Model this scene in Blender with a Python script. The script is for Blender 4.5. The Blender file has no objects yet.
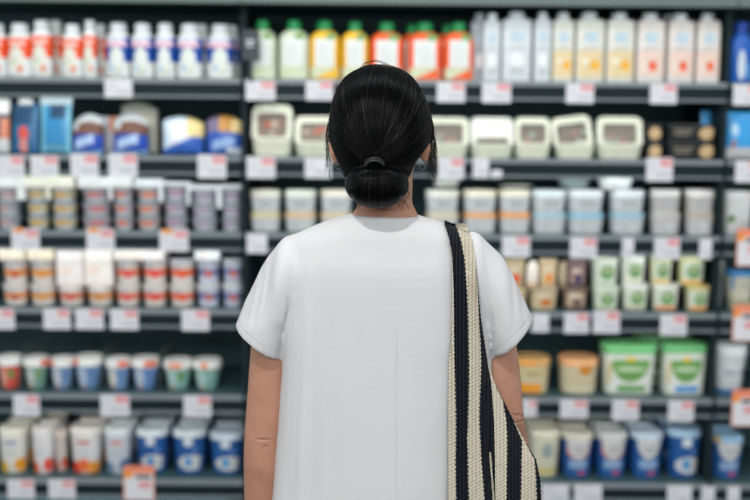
import bpy, bmesh, math, random
from mathutils import Vector, Matrix, noise
from mathutils.bvhtree import BVHTree
random.seed(7)
C = bpy.context.scene.collection
S = bpy.context.scene

# ------------------------------------------------------------------ camera, light, exposure
cd = bpy.data.cameras.new('camera')
cam = bpy.data.objects.new('camera', cd); C.objects.link(cam)
CAMZ = 1.50
PITCH, ROLL = math.radians(-6.5), math.radians(-0.48)
cam.rotation_mode = 'XYZ'
Rm = Matrix.Rotation(math.radians(90) + PITCH, 4, 'X') @ Matrix.Rotation(-ROLL, 4, 'Z')
cam.matrix_world = Matrix.Translation((0, 0, CAMZ)) @ Rm
cd.sensor_width = 36; cd.lens = 50; cd.clip_start = .05
cd.dof.use_dof = True; cd.dof.focus_distance = 1.60; cd.dof.aperture_fstop = 2.5
S.camera = cam
S.view_settings.view_transform = 'Standard'; S.view_settings.look = 'None'
S.view_settings.gamma = 1; S.view_settings.use_curve_mapping = False
S.view_settings.exposure = 0.0

w = bpy.data.worlds.new('shop_ambient'); S.world = w; w.use_nodes = True
w.node_tree.nodes['Background'].inputs[0].default_value = (.965, .985, 1, 1)
w.node_tree.nodes['Background'].inputs[1].default_value = .78

def light(name, kind, loc, aim, power, col=(1, 1, 1), **kw):
    l = bpy.data.lights.new(name, kind); l.energy = power; l.color = col
    for k, v in kw.items(): setattr(l, k, v)
    o = bpy.data.objects.new(name, l); C.objects.link(o); o.location = loc
    o.rotation_euler = (Vector(aim) - Vector(loc)).to_track_quat('-Z', 'Y').to_euler()
    return o
light('ceiling_spotlight', 'SPOT', (-.55, -.2, 3.3), (0, 2.0, 1.3), 150, (1, .97, .93), spot_size=1.5, spot_blend=.6, shadow_soft_size=.05)
light('ceiling_strip_light', 'AREA', (0, 2.0, 3.4), (0, 3.9, 1.0), 46, (.95, .98, 1), shape='RECTANGLE', size=4.5, size_y=.5)
light('ceiling_aisle_light', 'AREA', (0, -3.2, 3.3), (0, 3.8, 1.0), 105, (.97, .99, 1), shape='RECTANGLE', size=4.5, size_y=.8)

# ------------------------------------------------------------------ pixel ray -> point on a plane of the shop at depth Y
FPX = 750 * 50 / 36
def at(px, py, Y):
    d = Rm.to_3x3() @ Vector(((px - 375) / FPX, -(py - 250) / FPX, -1))
    return Vector((0, 0, CAMZ)) + d * (Y / d.y)
YS = 3.86                                   # front edge of the shelves
PY = 1.68                                   # the woman's body axis
BASE = [80.5, 157.7, 233.8, 311, 396.3, 481]
SETB = [.022, .025, .03, .038, .04, .04]       # how far the goods stand back from the edge    # shelf tops
SZ = [at(375, y, YS).z for y in BASE]

# ------------------------------------------------------------------ materials
def lin(c): return tuple((v / 255 / 12.92) if v / 255 <= .04045 else ((v / 255 + .055) / 1.055) ** 2.4 for v in c)
_m = {}
def M(rgb, rough=.45, spec=.4, var=.06, metal=0.0, scale=40):
    key = (tuple(rgb), rough, spec, var, metal)
    if key in _m: return _m[key]
    m = bpy.data.materials.new('surface_%d_%d_%d' % tuple(rgb)); m.use_nodes = True
    nt = m.node_tree; b = nt.nodes['Principled BSDF']
    l = lin(rgb)
    b.inputs['Roughness'].default_value = rough; b.inputs['Specular IOR Level'].default_value = spec
    b.inputs['Metallic'].default_value = metal
    tc = nt.nodes.new('ShaderNodeTexCoord'); n = nt.nodes.new('ShaderNodeTexNoise'); n.inputs['Scale'].default_value = scale
    r = nt.nodes.new('ShaderNodeValToRGB')
    r.color_ramp.elements[0].position = .3; r.color_ramp.elements[1].position = .7
    r.color_ramp.elements[0].color = (*[v * (1 - var) for v in l], 1); r.color_ramp.elements[1].color = (*[min(1, v * (1 + var)) for v in l], 1)
    nt.links.new(tc.outputs['Object'], n.inputs['Vector']); nt.links.new(n.outputs[0], r.inputs[0]); nt.links.new(r.outputs[0], b.inputs['Base Color'])
    _m[key] = m; return m
WHITE = (232, 234, 234); OFFW = (214, 219, 220); CREAM = (228, 222, 200)

# ------------------------------------------------------------------ mesh helpers
class MB:
    """one mesh: vertices, faces, a material per face"""
    def __init__(s): s.v = []; s.f = []; s.mi = []; s.ms = []
    def mat(s, m):
        if m not in s.ms: s.ms.append(m)
        return s.ms.index(m)
    def add(s, vs, fs, m):
        k = len(s.v); i = s.mat(m)
        s.v += [Vector(v) for v in vs]; s.f += [[k + q for q in f] for f in fs]; s.mi += [i] * len(fs)
        return s
    def build(s, name, parent=None, smooth=38, off=(0, 0, 0)):
        me = bpy.data.meshes.new(name); o_ = Vector(off)
        me.from_pydata([v - o_ for v in s.v], [], s.f)
        for m in s.ms: me.materials.append(m)
        me.polygons.foreach_set('material_index', s.mi)
        bm = bmesh.new(); bm.from_mesh(me); bmesh.ops.recalc_face_normals(bm, faces=bm.faces); bm.to_mesh(me); bm.free()
        if smooth:
            me.polygons.foreach_set('use_smooth', [True] * len(me.polygons)); me.set_sharp_from_angle(angle=math.radians(smooth))
        o = bpy.data.objects.new(name, me); C.objects.link(o); o.parent = parent
        return o
    def box(s, x0, x1, y0, y1, z0, z1, m):
        return s.add([(x0, y0, z0), (x1, y0, z0), (x1, y1, z0), (x0, y1, z0), (x0, y0, z1), (x1, y0, z1), (x1, y1, z1), (x0, y1, z1)],
                     [(0, 3, 2, 1), (4, 5, 6, 7), (0, 1, 5, 4), (1, 2, 6, 5), (2, 3, 7, 6), (3, 0, 4, 7)], m)
    def rings(s, rs, m, cap=True):
        n = len(rs[0]); vs = [p for r in rs for p in r]; fs = []
        for i in range(len(rs) - 1):
            for j in range(n): fs.append((i * n + j, i * n + (j + 1) % n, (i + 1) * n + (j + 1) % n, (i + 1) * n + j))
        if cap: fs += [tuple(reversed(range(n))), tuple((len(rs) - 1) * n + j for j in range(n))]
        return s.add(vs, fs, m)
    def loft(s, prof, m, n=28, cx=0, cy=0):
        return s.rings([[(cx + x, cy + y, z) for x, y in sup(hw, hd, e, n)] for z, hw, hd, e in prof], m)
    def patch(s, prof, cx, cz, w, h, m, shape='rect', off=.0009, n=10):
        vs = []; fs = []
        for j in range(n + 1):
            for i in range(n + 1):
                a = i / n * 2 - 1; t = j / n * 2 - 1
                if shape == 'ell': x, z = a * math.sqrt(1 - t * t / 2), t * math.sqrt(1 - a * a / 2)
                elif shape == 'up': x, z = a, -1 + (t + 1) * (a + 1) / 2          # wedge rising along +x
                elif shape == 'bowl': x, z = a * math.sqrt(max(0, 1 - ((1 - t) / 2) ** 2)), t
                elif shape == 'hill': x, z = a * math.sqrt(max(0, 1 - ((1 + t) / 2) ** 2)), t
                else: x, z = a, t
                x = cx + x * w / 2; z = max(prof[0][0] + .0012, cz + z * h / 2)
                hw, hd, e = sect(prof, z); x = max(-.985 * hw, min(.985 * hw, x))
                vs.append((x, -hd * (1 - abs(x / hw) ** e) ** (1 / e) - off, z))
        for j in range(n):
            for i in range(n):
                k = j * (n + 1) + i; fs.append((k, k + 1, k + n + 2, k + n + 1))
        return s.add(vs, fs, m)
    def band(s, prof, z0, z1, m, off=.0006, n=28):
        zs = sorted([z0, z1] + [p[0] for p in prof if z0 < p[0] < z1])
        rs = []
        for z in zs:
            hw, hd, e = sect(prof, z); rs.append([(x, y, z) for x, y in sup(hw + off, hd + off, e, n)])
        return s.rings(rs, m, cap=False)
def sup(hw, hd, e, n):
    out = []
    for k in range(n):
        a = 2 * math.pi * (k + .5) / n; c, q = math.cos(a), math.sin(a)
        out.append((hw * math.copysign(abs(c) ** (2 / e), c), hd * math.copysign(abs(q) ** (2 / e), q)))
    return out
def sect(prof, z):
    if z <= prof[0][0]: return prof[0][1:]
    for a, b in zip(prof, prof[1:]):
        if a[0] <= z <= b[0]:
            t = 0 if b[0] == a[0] else (z - a[0]) / (b[0] - a[0])
            return tuple(a[i] + (b[i] - a[i]) * t for i in (1, 2, 3))
    return prof[-1][1:]

def thing(name, label, cat, loc=(0, 0, 0), rz=0, group=None):
    o = bpy.data.objects.new(name, None); C.objects.link(o)
    o.empty_display_size = .05; o.location = loc; o.rotation_euler = (0, 0, rz)
    o['label'] = label; o['category'] = cat
    if group: o['group'] = group
    return o
def structure(o, label):
    o['kind'] = 'structure'; o['label'] = label; return o

# ------------------------------------------------------------------ the shop floor
FLOOR = M((120, 124, 124), .35, .4, .05, scale=3)
structure(MB().box(-4, 4, -2, 5.2, -.05, 0, FLOOR).build('floor'), 'grey polished shop floor')
structure(MB().box(-4, 4, 5.2, 5.3, 0, 3.6, M((190, 192, 190), .7, .3, .04, scale=3)).build('wall_back'), 'plain light wall far behind the shelving')
structure(MB().box(-4, 4, -2, 5.3, 3.6, 3.7, M((206, 208, 206), .8, .2, .04, scale=3)).build('ceiling'), 'pale shop ceiling')

# ------------------------------------------------------------------ display case: three bays
DARK = M((58, 84, 88), .55, .3, .08); BLACKISH = M((30, 46, 50), .6, .25); RAILG = M((126, 136, 140), .4, .4, .03)
CHAN = M((24, 38, 44), .5, .15); UNDER = M((112, 124, 126), .5, .4, .04); CANOPY = M((96, 112, 108), .5, .4)
ZTOP = at(375, 5, YS - .04).z
HORIZON = 250 - FPX * math.tan(-PITCH)
XP1 = at(244, 250, YS).x; XP2 = at(720.5, 250, YS).x; DEP = .52
def bay(x0, x1, label):
    t = thing('display_case', label, 'display case', ((x0 + x1) / 2, YS + DEP / 2, 0), 0, 'open shelving bays in a row')
    L = t.location
    MB().box(x0, x1, YS + DEP, YS + DEP + .04, 0, ZTOP + .3, DARK).build('back_panel', t, 0, L)
    MB().box(x0, x1, YS - .02, YS + DEP, 0, .08, DARK).build('plinth', t, 0, L)
    for sx in (x0, x1 - .006): MB().box(sx, sx + .006, YS + .015, YS + DEP, .08, ZTOP, BLACKISH).build('side_panel', t, 0, L)
    c = MB().box(x0, x1, YS - .05, YS + DEP, ZTOP + .02, ZTOP + .32, DARK); c.box(x0, x1, YS - .07, YS - .045, ZTOP, ZTOP + .32, CANOPY)
    c.build('canopy', t, 0, L)
    la = bpy.data.lights.new('canopy_lamp', 'AREA'); la.energy = .35 * (x1 - x0) / 1.8; la.color = (.92, 1, .98); la.shape = 'RECTANGLE'; la.size = (x1 - x0) * .94; la.size_y = .03
    lo = bpy.data.objects.new('canopy_lamp', la); C.objects.link(lo); lo.location = ((x0 + x1) / 2, YS - .03, ZTOP + .012); lo.rotation_euler = (math.radians(28), 0, 0)
    for i, z in enumerate(SZ):
        b = MB().box(x0 + .007, x1 - .007, YS + .004, YS + DEP - .03, z - .060, z, DARK)
        s = b.build('shelf', t, 0, L)
        la = bpy.data.lights.new('added_shelf_fill', 'AREA'); la.energy = .55 * (x1 - x0) / 1.8; la.color = (.95, 1, .99); la.shape = 'RECTANGLE'; la.size = (x1 - x0) * .94; la.size_y = .015  # added fill under the shelf front to brighten the goods, no real fitting
        lo = bpy.data.objects.new('added_shelf_fill', la); C.objects.link(lo); lo.location = ((x0 + x1) / 2, YS + .012, z - .0625); lo.rotation_euler = (math.radians(14), 0, 0)
        r = MB().box(x0 + .006, x1 - .006, YS - .016, YS + .003, z - .017, z + .001, RAILG)
        r.box(x0 + .006, x1 - .006, YS - .004, YS + .003, z - .060, z - .017, CHAN)
        r.box(x0 + .006, x1 - .006, YS - .016, YS + .003, z - .068, z - .060, RAILG)
        r.build('price_rail', s, 0, L)
    return t
bay(XP1 - 1.79, XP1 - .002, 'dark open shelving bay holding the orange and blue drink bottles')
bay(XP1 + .002, XP2 - .002, 'wide dark shelving bay behind the woman, between both bay posts')
bay(XP2 + .002, XP2 + 1.0, 'dark shelving bay of which only a strip past the second post shows')

# ------------------------------------------------------------------ products
PROD = []                                                     # (row, px0, px1, phrase) for the tags
ROWN = ['top shelf', 'second shelf', 'third shelf', 'fourth shelf', 'fifth shelf', 'bottom shelf']
ORD = ['first', 'second', 'third', 'fourth', 'fifth', 'sixth', 'seventh', 'eighth', 'ninth', 'tenth', 'eleventh', 'twelfth']
def place(name, cat, row, x0, x1, ytop, phrase, group, dr=1.0, dy=0, zoff=0, rz=None, where=True, reg=True):
    """an Empty on a shelf; returns it with half width, half depth and height in metres"""
    Yf = YS + SETB[row] + dy
    a, b = at(x0, ytop, Yf).x, at(x1, ytop, Yf).x
    mid = (a + b) / 2; mg = .012
    lo_, hi_ = (-9, XP1 - mg) if mid < XP1 else ((XP1 + mg + .004, XP2 - mg) if mid < XP2 else (XP2 + mg + .004, 9))
    a, b = max(a, lo_), min(b, hi_)
    hw = (b - a) / 2 - .0012; hd = hw * dr
    z0 = SZ[row] + .0015 + zoff
    h = at((x0 + x1) / 2, ytop, Yf + (1.7 * hd if ytop > HORIZON else 0)).z - z0
    lab = phrase + (' on the ' + ROWN[row] if where and len((phrase + ' on the ' + ROWN[row]).split()) <= 16 else '')
    t = thing(name, lab, cat, ((a + b) / 2, Yf + hd, z0), random.uniform(-.05, .05) if rz is None else rz, group)
    if reg and dy < .03: PROD.append((row, x0, x1, phrase))
    return t, hw, hd, h
LINE = M((150, 156, 160), .5)
def bars(mb, prof, cx, z, wd, n, gap, m=LINE, th=.0025, off=.0016):
    for k in range(n): mb.patch(prof, cx + (0 if k % 2 else wd * .04), z - k * gap, wd * (1 if k % 2 == 0 else .8), th, m, off=off, n=6)

def drink_bottle(kind, row, x0, x1, yt, phrase, group, dy=0):
    t, hw, hd, h = place('drink_bottle', 'bottle', row, x0, x1, yt, phrase, group, .85, dy)
    P = [(0, .88 * hw, .88 * hd, 2.6), (.03 * h, hw, hd, 2.8), (.30 * h, hw, hd, 2.8), (.46 * h, .96 * hw, .96 * hd, 2.8), (.6 * h, hw, hd, 2.8), (.72 * h, .97 * hw, .97 * hd, 2.6), (.80 * h, .84 * hw, .84 * hd, 2.4), (.835 * h, .68 * hw, .68 * hd, 2), (.85 * h, .66 * hw, .66 * hd, 2)]
    MB().loft(P, M((226, 230, 228), .35)).build('body', t)
    r = .70 * hw
    c = MB().loft([(.845 * h, r, r, 2), (.97 * h, r, r, 2), (h, .86 * r, .86 * r, 2)], M((222, 228, 230), .4)); c.build('cap', t)
    l = MB()
    if kind == 'orange':
        l.band(P, .36 * h, .73 * h, M((238, 92, 50), .4)); l.patch(P, -.1 * hw, .36 * h, 1.25 * hw, .44 * h, M((225, 224, 210), .4), 'ell', .0012)
        l.patch(P, 0, .63 * h, 1.3 * hw, .07 * h, M((250, 200, 190), .4), off=.0014)
        l.patch(P, .25 * hw, .16 * h, .5 * hw, .12 * h, M((225, 130, 90), .4), 'ell', .0016); l.patch(P, -.3 * hw, .3 * h, .4 * hw, .1 * h, M((190, 205, 170), .4), 'ell', .0017)
    else:
        l.band(P, .30 * h, .74 * h, M((32, 84, 172), .4)); l.patch(P, 0, .62 * h, 1.7 * hw, .10 * h, M((232, 190, 205), .4), off=.0014)
        l.patch(P, 0, .36 * h, 1.2 * hw, .42 * h, M((222, 228, 222), .4), 'ell', .0012); l.patch(P, -.1 * hw, .70 * h, 1.5 * hw, .05 * h, M((225, 232, 238), .4), off=.0015)
        l.patch(P, -.35 * hw, .2 * h, .35 * hw, .12 * h, M((150, 185, 205), .4), 'ell', .0016)
        l.patch(P, .2 * hw, .14 * h, .4 * hw, .1 * h, M((190, 205, 180), .4), 'ell', .0017)
    l.build('label', t)
    return t
def fruit_bottle(col, row, x0, x1, yt, phrase, group, dy=0):
    t, hw, hd, h = place('fruit_drink_bottle', 'bottle', row, x0, x1, yt, phrase, group, .62, dy)
    P = [(0, .93 * hw, .93 * hd, 3.4), (.02 * h, hw, hd, 3.6), (.55 * h, hw, hd, 3.6), (.68 * h, .98 * hw, .98 * hd, 3.4), (.76 * h, .88 * hw, .9 * hd, 3), (.81 * h, .66 * hw, .7 * hd, 2.4), (.84 * h, .46 * hw, .6 * hd, 2)]
    MB().loft(P, M(col, .4)).build('body', t)
    r = min(.45 * hw, .75 * hd)
    MB().loft([(.835 * h, r, r, 2), (.965 * h, r, r, 2), (h, .8 * r, .8 * r, 2)], M((36, 150, 84), .4)).build('cap', t)
    l = MB()
    l.patch(P, 0, .12 * h, 1.8 * hw, .2 * h, M((206, 214, 180), .4)); 
    l.patch(P, .15 * hw, .13 * h, 1.6 * hw, .2 * h, M(col, .4), 'up', .0013)
    l.patch(P, 0, .46 * h, 1.3 * hw, .46 * h, M((230, 233, 230), .45), off=.0015); bars(l, P, 0, .62 * h, .9 * hw, 7, .05 * h, M((205, 212, 212), .5), .004, .002)
    l.patch(P, .42 * hw, .735 * h, .75 * hw, .12 * h, M((120, 160, 90), .4), 'ell', .0014)
    l.build('label', t)
    return t
def carton(kind, row, x0, x1, yt, phrase, group, dy=0):
    t, hw, hd, h = place('drink_carton', 'carton', row, x0, x1, yt, phrase, group, .9, dy)
    base = {'white': (204, 210, 213), 'yellow': (212, 212, 204), 'peach': (214, 208, 204), 'grey': (176, 186, 194)}[kind]
    P = [(0, hw, hd, 7), (.80 * h, hw, hd, 7), (.875 * h, .93 * hw, .9 * hd, 6), (.90 * h, .75 * hw, .7 * hd, 4)]
    MB().loft(P, M(base, .4)).build('body', t)
    r = .52 * hw
    MB().loft([(.895 * h, r, r, 2), (.985 * h, r, r, 2), (h, .88 * r, .88 * r, 2)], M((214, 220, 224), .4)).build('cap', t)
    l = MB()
    l.patch(P, 0, .64 * h, 1.0 * hw, .16 * h, M((182, 202, 214), .4), 'ell'); l.patch(P, 0, .475 * h, 1.1 * hw, .012 * h, M((140, 146, 150), .4))
    if kind == 'yellow':
        l.patch(P, 0, .26 * h, 1.86 * hw, .38 * h, M((226, 205, 160), .45)); l.patch(P, .3 * hw, .24 * h, .75 * hw, .14 * h, M((240, 178, 60), .4), 'ell', .0014); l.patch(P, -.35 * hw, .3 * h, .5 * hw, .1 * h, M((236, 230, 210), .4), 'ell', .0014)
    elif kind == 'peach':
        l.patch(P, 0, .28 * h, 1.86 * hw, .36 * h, M((230, 205, 190), .45)); l.patch(P, .12 * hw, .24 * h, .62 * hw, .15 * h, M((236, 98, 60), .4), 'ell', .0014); l.patch(P, -.4 * hw, .22 * h, .5 * hw, .12 * h, M((232, 214, 200), .4), 'ell', .0014)
    else:
        l.patch(P, 0, .30 * h, 1.0 * hw, .22 * h, M((232, 236, 234), .45), 'ell'); bars(l, P, 0, .2 * h, .9 * hw, 3, .04 * h)
    l.build('label', t)
    return t

# ---- top shelf
G = 'orange and white drink bottles'
for k, (a, b, y) in enumerate([(82, 94.5, 20), (60, 80, 24), (29, 49, 20), (5, 28, 23), (-16, 3, 23)]):
    drink_bottle('orange', 0, a - 1, b + 1, y, '%s orange and white drink bottle from the blue bottles' % ['nearest', 'second', 'third', 'fourth', 'fifth'][k].replace('nearest', 'first'), G)
for k, (a, b, y) in enumerate([(89, 107, 24), (45, 62, 20)]):
    drink_bottle('orange', 0, a, b, y, ['orange and white drink bottle behind, squeezed against the first blue bottle', 'orange and white drink bottle half hidden in the second row'][k], G, .085)
G = 'blue and white drink bottles'
for k, (a, b, y) in enumerate([(206, 233, 24), (175, 201, 23.5), (153, 174, 23), (129, 152, 23), (104, 128, 22.5)]):
    drink_bottle('blue', 0, a, b, y, '%s blue and white drink bottle from the bay post' % ORD[k], G)
for k, (a, b, y) in enumerate([(222, 240, 25), (190, 210, 24)]):
    drink_bottle('blue', 0, a, b, y, ['blue and white drink bottle behind, against the bay post', 'blue and white drink bottle behind the first two by the post'][k], G, .095)
G = 'green capped fruit drink bottles'
PALE, YEL, ORA = (206, 214, 190), (240, 186, 44), (240, 96, 44)
for k, (a, b, y, c, ph) in enumerate([(247, 276, 20, PALE, 'pale fruit drink bottle with green cap beside the black sign plate'), (278, 309, 20, PALE, 'pale fruit drink bottle with green cap beside the yellow bottles'),
        (309, 340, 20.5, YEL, 'yellow fruit drink bottle with green cap beside the pale bottles'), (341, 369, 21.5, YEL, 'yellow fruit drink bottle with green cap beside the orange bottles'),
        (370, 404, 22, ORA, 'orange fruit drink bottle with green cap right above the hair'), (408, 443, 22, ORA, 'middle orange fruit drink bottle with green cap'), (444, 475, 22, ORA, 'orange fruit drink bottle with green cap beside the white cartons')]):
    fruit_bottle(c, 0, a, b, y, ph.replace('right above the hair', 'behind the top of the hair'), G)
for a, b, y, c, ph in [(310, 330, 22, YEL, 'green capped yellow bottle behind another yellow one'), (400, 425, 24, ORA, 'green capped orange bottle in the second row between two orange ones'), (436, 460, 24, ORA, 'green capped orange bottle behind the one beside the white cartons')]:
    fruit_bottle(c, 0, a, b, y, ph, G, .1)
G = 'tall slim drink cartons'
for k, (a, b, y, c) in enumerate([(484, 502, 13, 'white'), (503, 534, 11, 'white'), (535, 553, 12, 'white')]):
    carton(c, 0, a, b, y, ['narrow white drink carton standing first after the orange bottles', 'widest plain white drink carton, full front turned out', 'narrow white drink carton beside the yellow tinted cartons'][k], G)
carton('grey', 0, 471, 490, 13, 'greyish white drink carton set behind, next to the last orange bottle', G, .06)
for k, (a, b, y) in enumerate([(554, 576, 12), (577, 607, 11.5), (608, 637, 12)]):
    carton('yellow', 0, a, b, y, '%s yellow tinted drink carton after the plain white ones' % ORD[k], G)
for k, (a, b, y) in enumerate([(699, 723, 13), (670, 697, 13), (639, 668, 12.5)]):
    carton('peach', 0, a, b, y, '%s peach drink carton with orange fruit from the second post' % ORD[k], G)
carton('peach', 0, 660, 684, 14, 'peach drink carton in the second row between two peach ones', G, .1)
# the blue bottle past the second post
t, hw, hd, h = place('milk_bottle', 'bottle', 0, 732, 757, 22, 'blue milk bottle with blue cap past the second post', None, .9)
P = [(0, .9 * hw, .9 * hd, 3), (.03 * h, hw, hd, 3), (.6 * h, hw, hd, 3), (.74 * h, .85 * hw, .85 * hd, 2.6), (.84 * h, .5 * hw, .5 * hd, 2)]
MB().loft(P, M((28, 92, 178), .4)).build('body', t)
MB().loft([(.83 * h, .58 * hw, .58 * hw, 2), (.97 * h, .58 * hw, .58 * hw, 2), (h, .5 * hw, .5 * hw, 2)], M((24, 70, 170), .4)).build('cap', t)
MB().patch(P, -.1 * hw, .3 * h, .6 * hw, .5 * h, M((205, 218, 228), .4), 'ell').patch(P, .5 * hw, .2 * h, .5 * hw, .3 * h, M((90, 150, 210), .4), 'ell').build('label', t)
# black sign plate at the post
p0, p1 = at(242.5, 60, YS - .02), at(259.5, 30, YS - .02)
t = thing('sign_plate', 'small black sign plate with white lettering by the first post', 'sign', ((p0.x + p1.x) / 2, YS - .02, p0.z))
b = MB().box(p0.x, p1.x, YS - .022, YS - .018, p0.z, p1.z, M((52, 60, 66), .5)); b.build('plate', t, 0, t.location)
q = MB()
for k, wd in enumerate((.034, .026)): q.box(-.003 - wd / 2, -.003 + wd / 2, -.0035, -.0022, .064 - k * .016, .072 - k * .016, M((200, 206, 210), .5))
q.build('lettering', t, 0)
MB().box(-.006, .006, 0, .003, -(p0.z - SZ[0]) - .012, .004, M((52, 60, 66), .5)).box(-.006, .006, 0, .0032, -(p0.z - SZ[0]) - .012, -(p0.z - SZ[0]) + .004, M((52, 60, 66), .5)).build('stem', t, 0)

# ---- second shelf: pouches, bags, cheese trays
def pouch(row, x0, x1, yt, phrase, group, region, mats, dy=0, thick=.28, lean=.10, name='pouch', zoff=0, sag=0.0, top=1.0, rz=None):
    t, hw, hd, h = place(name, 'pouch' if name == 'pouch' else 'bag', row, x0, x1, yt, phrase, group, thick, dy, zoff, rz)
    mb = MB(); n, m = 22, 20; ph = random.uniform(0, 9)
    for sgn in (-1, 1):
        vs = []; fs = {k: [] for k in range(len(mats))}
        for j in range(m + 1):
            v = j / m
            for i in range(n + 1):
                u = i / n * 2 - 1
                th = (1 - abs(u) ** 3) * (math.sin(math.pi * min(1, v * 1.02 + .0)) ** .55 if 0 < v < 1 else 0) * (1 - .35 * v)
                wob = .04 * math.sin(7 * u + ph + 4 * v) * th
                zz = v * h * (1 - sag * (abs(u + .15 * math.sin(ph)) ** 2) * v)
                wx = hw * (1 + (top - 1) * v)
                vs.append((u * wx, sgn * hd * (th + wob) + lean * v * h, zz))
        for j in range(m):
            for i in range(n):
                k = j * (n + 1) + i
                fs[region((i + .5) / n * 2 - 1, (j + .5) / m) if sgn < 0 else 0].append((k, k + 1, k + n + 2, k + n + 1))
        base = len(mb.v); mb.v += [Vector(p) for p in vs]
        for q, f in fs.items():
            if f: ii = mb.mat(mats[q]); mb.f += [[base + z for z in g] for g in f]; mb.mi += [ii] * len(f)
    o = mb.build('bag' if name != 'pouch' else 'pouch_body', t, 60)
    bm = bmesh.new(); bm.from_mesh(o.data); bmesh.ops.remove_doubles(bm, verts=bm.verts, dist=1e-5); bmesh.ops.recalc_face_normals(bm, faces=bm.faces); bm.to_mesh(o.data); bm.free()
    return t, hw, hd, h, lean
def seal(t, hw, h, lean, m, top=1.0, hh=.016):
    MB().box(-hw * top, hw * top, lean * h - .002, lean * h + .002, h - .004, h + hh, m).build('top_seal', t, 0)
TEAL = M((30, 96, 140), .35); LTEAL = M((120, 190, 215), .35); WH = M((240, 241, 241), .4); SKY = M((44, 132, 184), .35); RED = M((214, 84, 74), .4); DTEAL = M((22, 66, 100), .4)
BROWN = M((112, 74, 60), .5); CLEARG = M((190, 198, 200), .25); BLUE = M((36, 78, 176), .35); LBLUE = M((150, 185, 228), .35); CRM = M((236, 214, 150), .4); OCHRE = M((196, 140, 66), .45); PINK = M((226, 190, 190), .4)
G = 'standing teal pouches'
t, hw, hd, h, le = pouch(1, -20, 7, 103, 'tall dark pouch with white top edge cut by the picture edge', G, lambda u, v: 1 if v > .8 else (2 if v < .3 else (3 if u > .4 and v < .7 else 0)), [M((84, 84, 92), .4), WH, M((200, 205, 206), .4), M((210, 130, 100), .4)]); seal(t, hw, h, le, WH)
t, hw, hd, h, le = pouch(1, 9, 37, 103, 'dark teal pouch with a red figure on its front', G, lambda u, v: 1 if (u + .1) ** 2 / .12 + (v - .42) ** 2 / .02 < 1 else (2 if (u + .1) ** 2 / .1 + (v - .18) ** 2 / .03 < 1 else (3 if v > .62 and u < .5 else (4 if abs(v - .34) < .05 and abs(u + .1) < .25 else 0))), [TEAL, RED, M((214, 140, 130), .4), DTEAL, WH]); seal(t, hw * .5, h, le, WH)
t, hw, hd, h, le = pouch(1, 38, 69, 103, 'light teal pouch with a broad white top seal', G, lambda u, v: 1 if abs(u) > .72 else (3 if v > .72 and abs(u - .1) < .5 else (2 if v < .22 else 0)), [SKY, LTEAL, M((86, 150, 178), .4), DTEAL]); seal(t, hw * 1.05, h, le, M((214, 234, 242), .4), 1, .022)
G = 'blue labelled cheese bags'
def bagreg(u, v):
    if v > .80: return 1
    if v > .50: return 2 if u > -.55 or v < .66 else 1
    if abs(v - .33 - .12 * u) < .11 and abs(u + .1) < .6: return 3
    if v < .12: return 4
    return 0
pouch(1, 110, 146, 112, 'dented cheese bag with brown top, second of the blue labelled bags', G, bagreg, [BLUE, CLEARG, BROWN, M((176, 200, 232), .4), LBLUE], .0, .5, .12, 'cheese_bag', sag=.2)
pouch(1, 68, 101, 113, 'blue labelled cheese bag with brown top beside the teal pouches', G, bagreg, [BLUE, CLEARG, BROWN, M((176, 200, 232), .4), LBLUE], .0, .5, .12, 'cheese_bag', sag=.2)
pouch(1, 118, 156, 101, 'pale cream bag standing tall behind the second blue labelled bag', 'cheese bags', lambda u, v: 1 if .62 < v < .8 and abs(u) < .7 else 0, [M((208, 208, 196), .35), M((226, 216, 190), .4)], .11, .4, .08, 'cheese_bag', sag=.12)
pouch(1, 98, 118, 116, 'white and orange bag wedged behind two blue labelled bags', 'cheese bags', lambda u, v: 1 if v > .6 and u > 0 else 0, [M((206, 206, 214), .35), M((230, 140, 100), .4)], .10, .4, .08, 'cheese_bag')
pouch(1, 160, 202, 116, 'white cheese bag with cream corner above a blue foot', G, lambda u, v: 1 if v > .5 and u > .15 else (2 if v < .38 + .25 * u else (3 if u < -.6 or v > .9 else 0)), [M((228, 232, 238), .35), CRM, M((58, 104, 190), .35), M((200, 220, 236), .4)], 0, .5, .12, 'cheese_bag', sag=.15)
pouch(1, 204, 243, 115, 'cheese bag with ochre and yellow top beside the bay post', G, lambda u, v: (2 if u > .45 else (1 if u > -.3 else 4)) if v > .6 else (3 if v < .5 and abs(u) < .65 and abs(v - .3 - .1 * u) < .12 else (5 if v < .2 and u > .2 else 0)), [M((44, 88, 176), .35), OCHRE, CRM, M((150, 180, 224), .4), M((120, 110, 140), .4), M((205, 214, 226), .4)], 0, .5, .12, 'cheese_bag', sag=.15)

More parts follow.
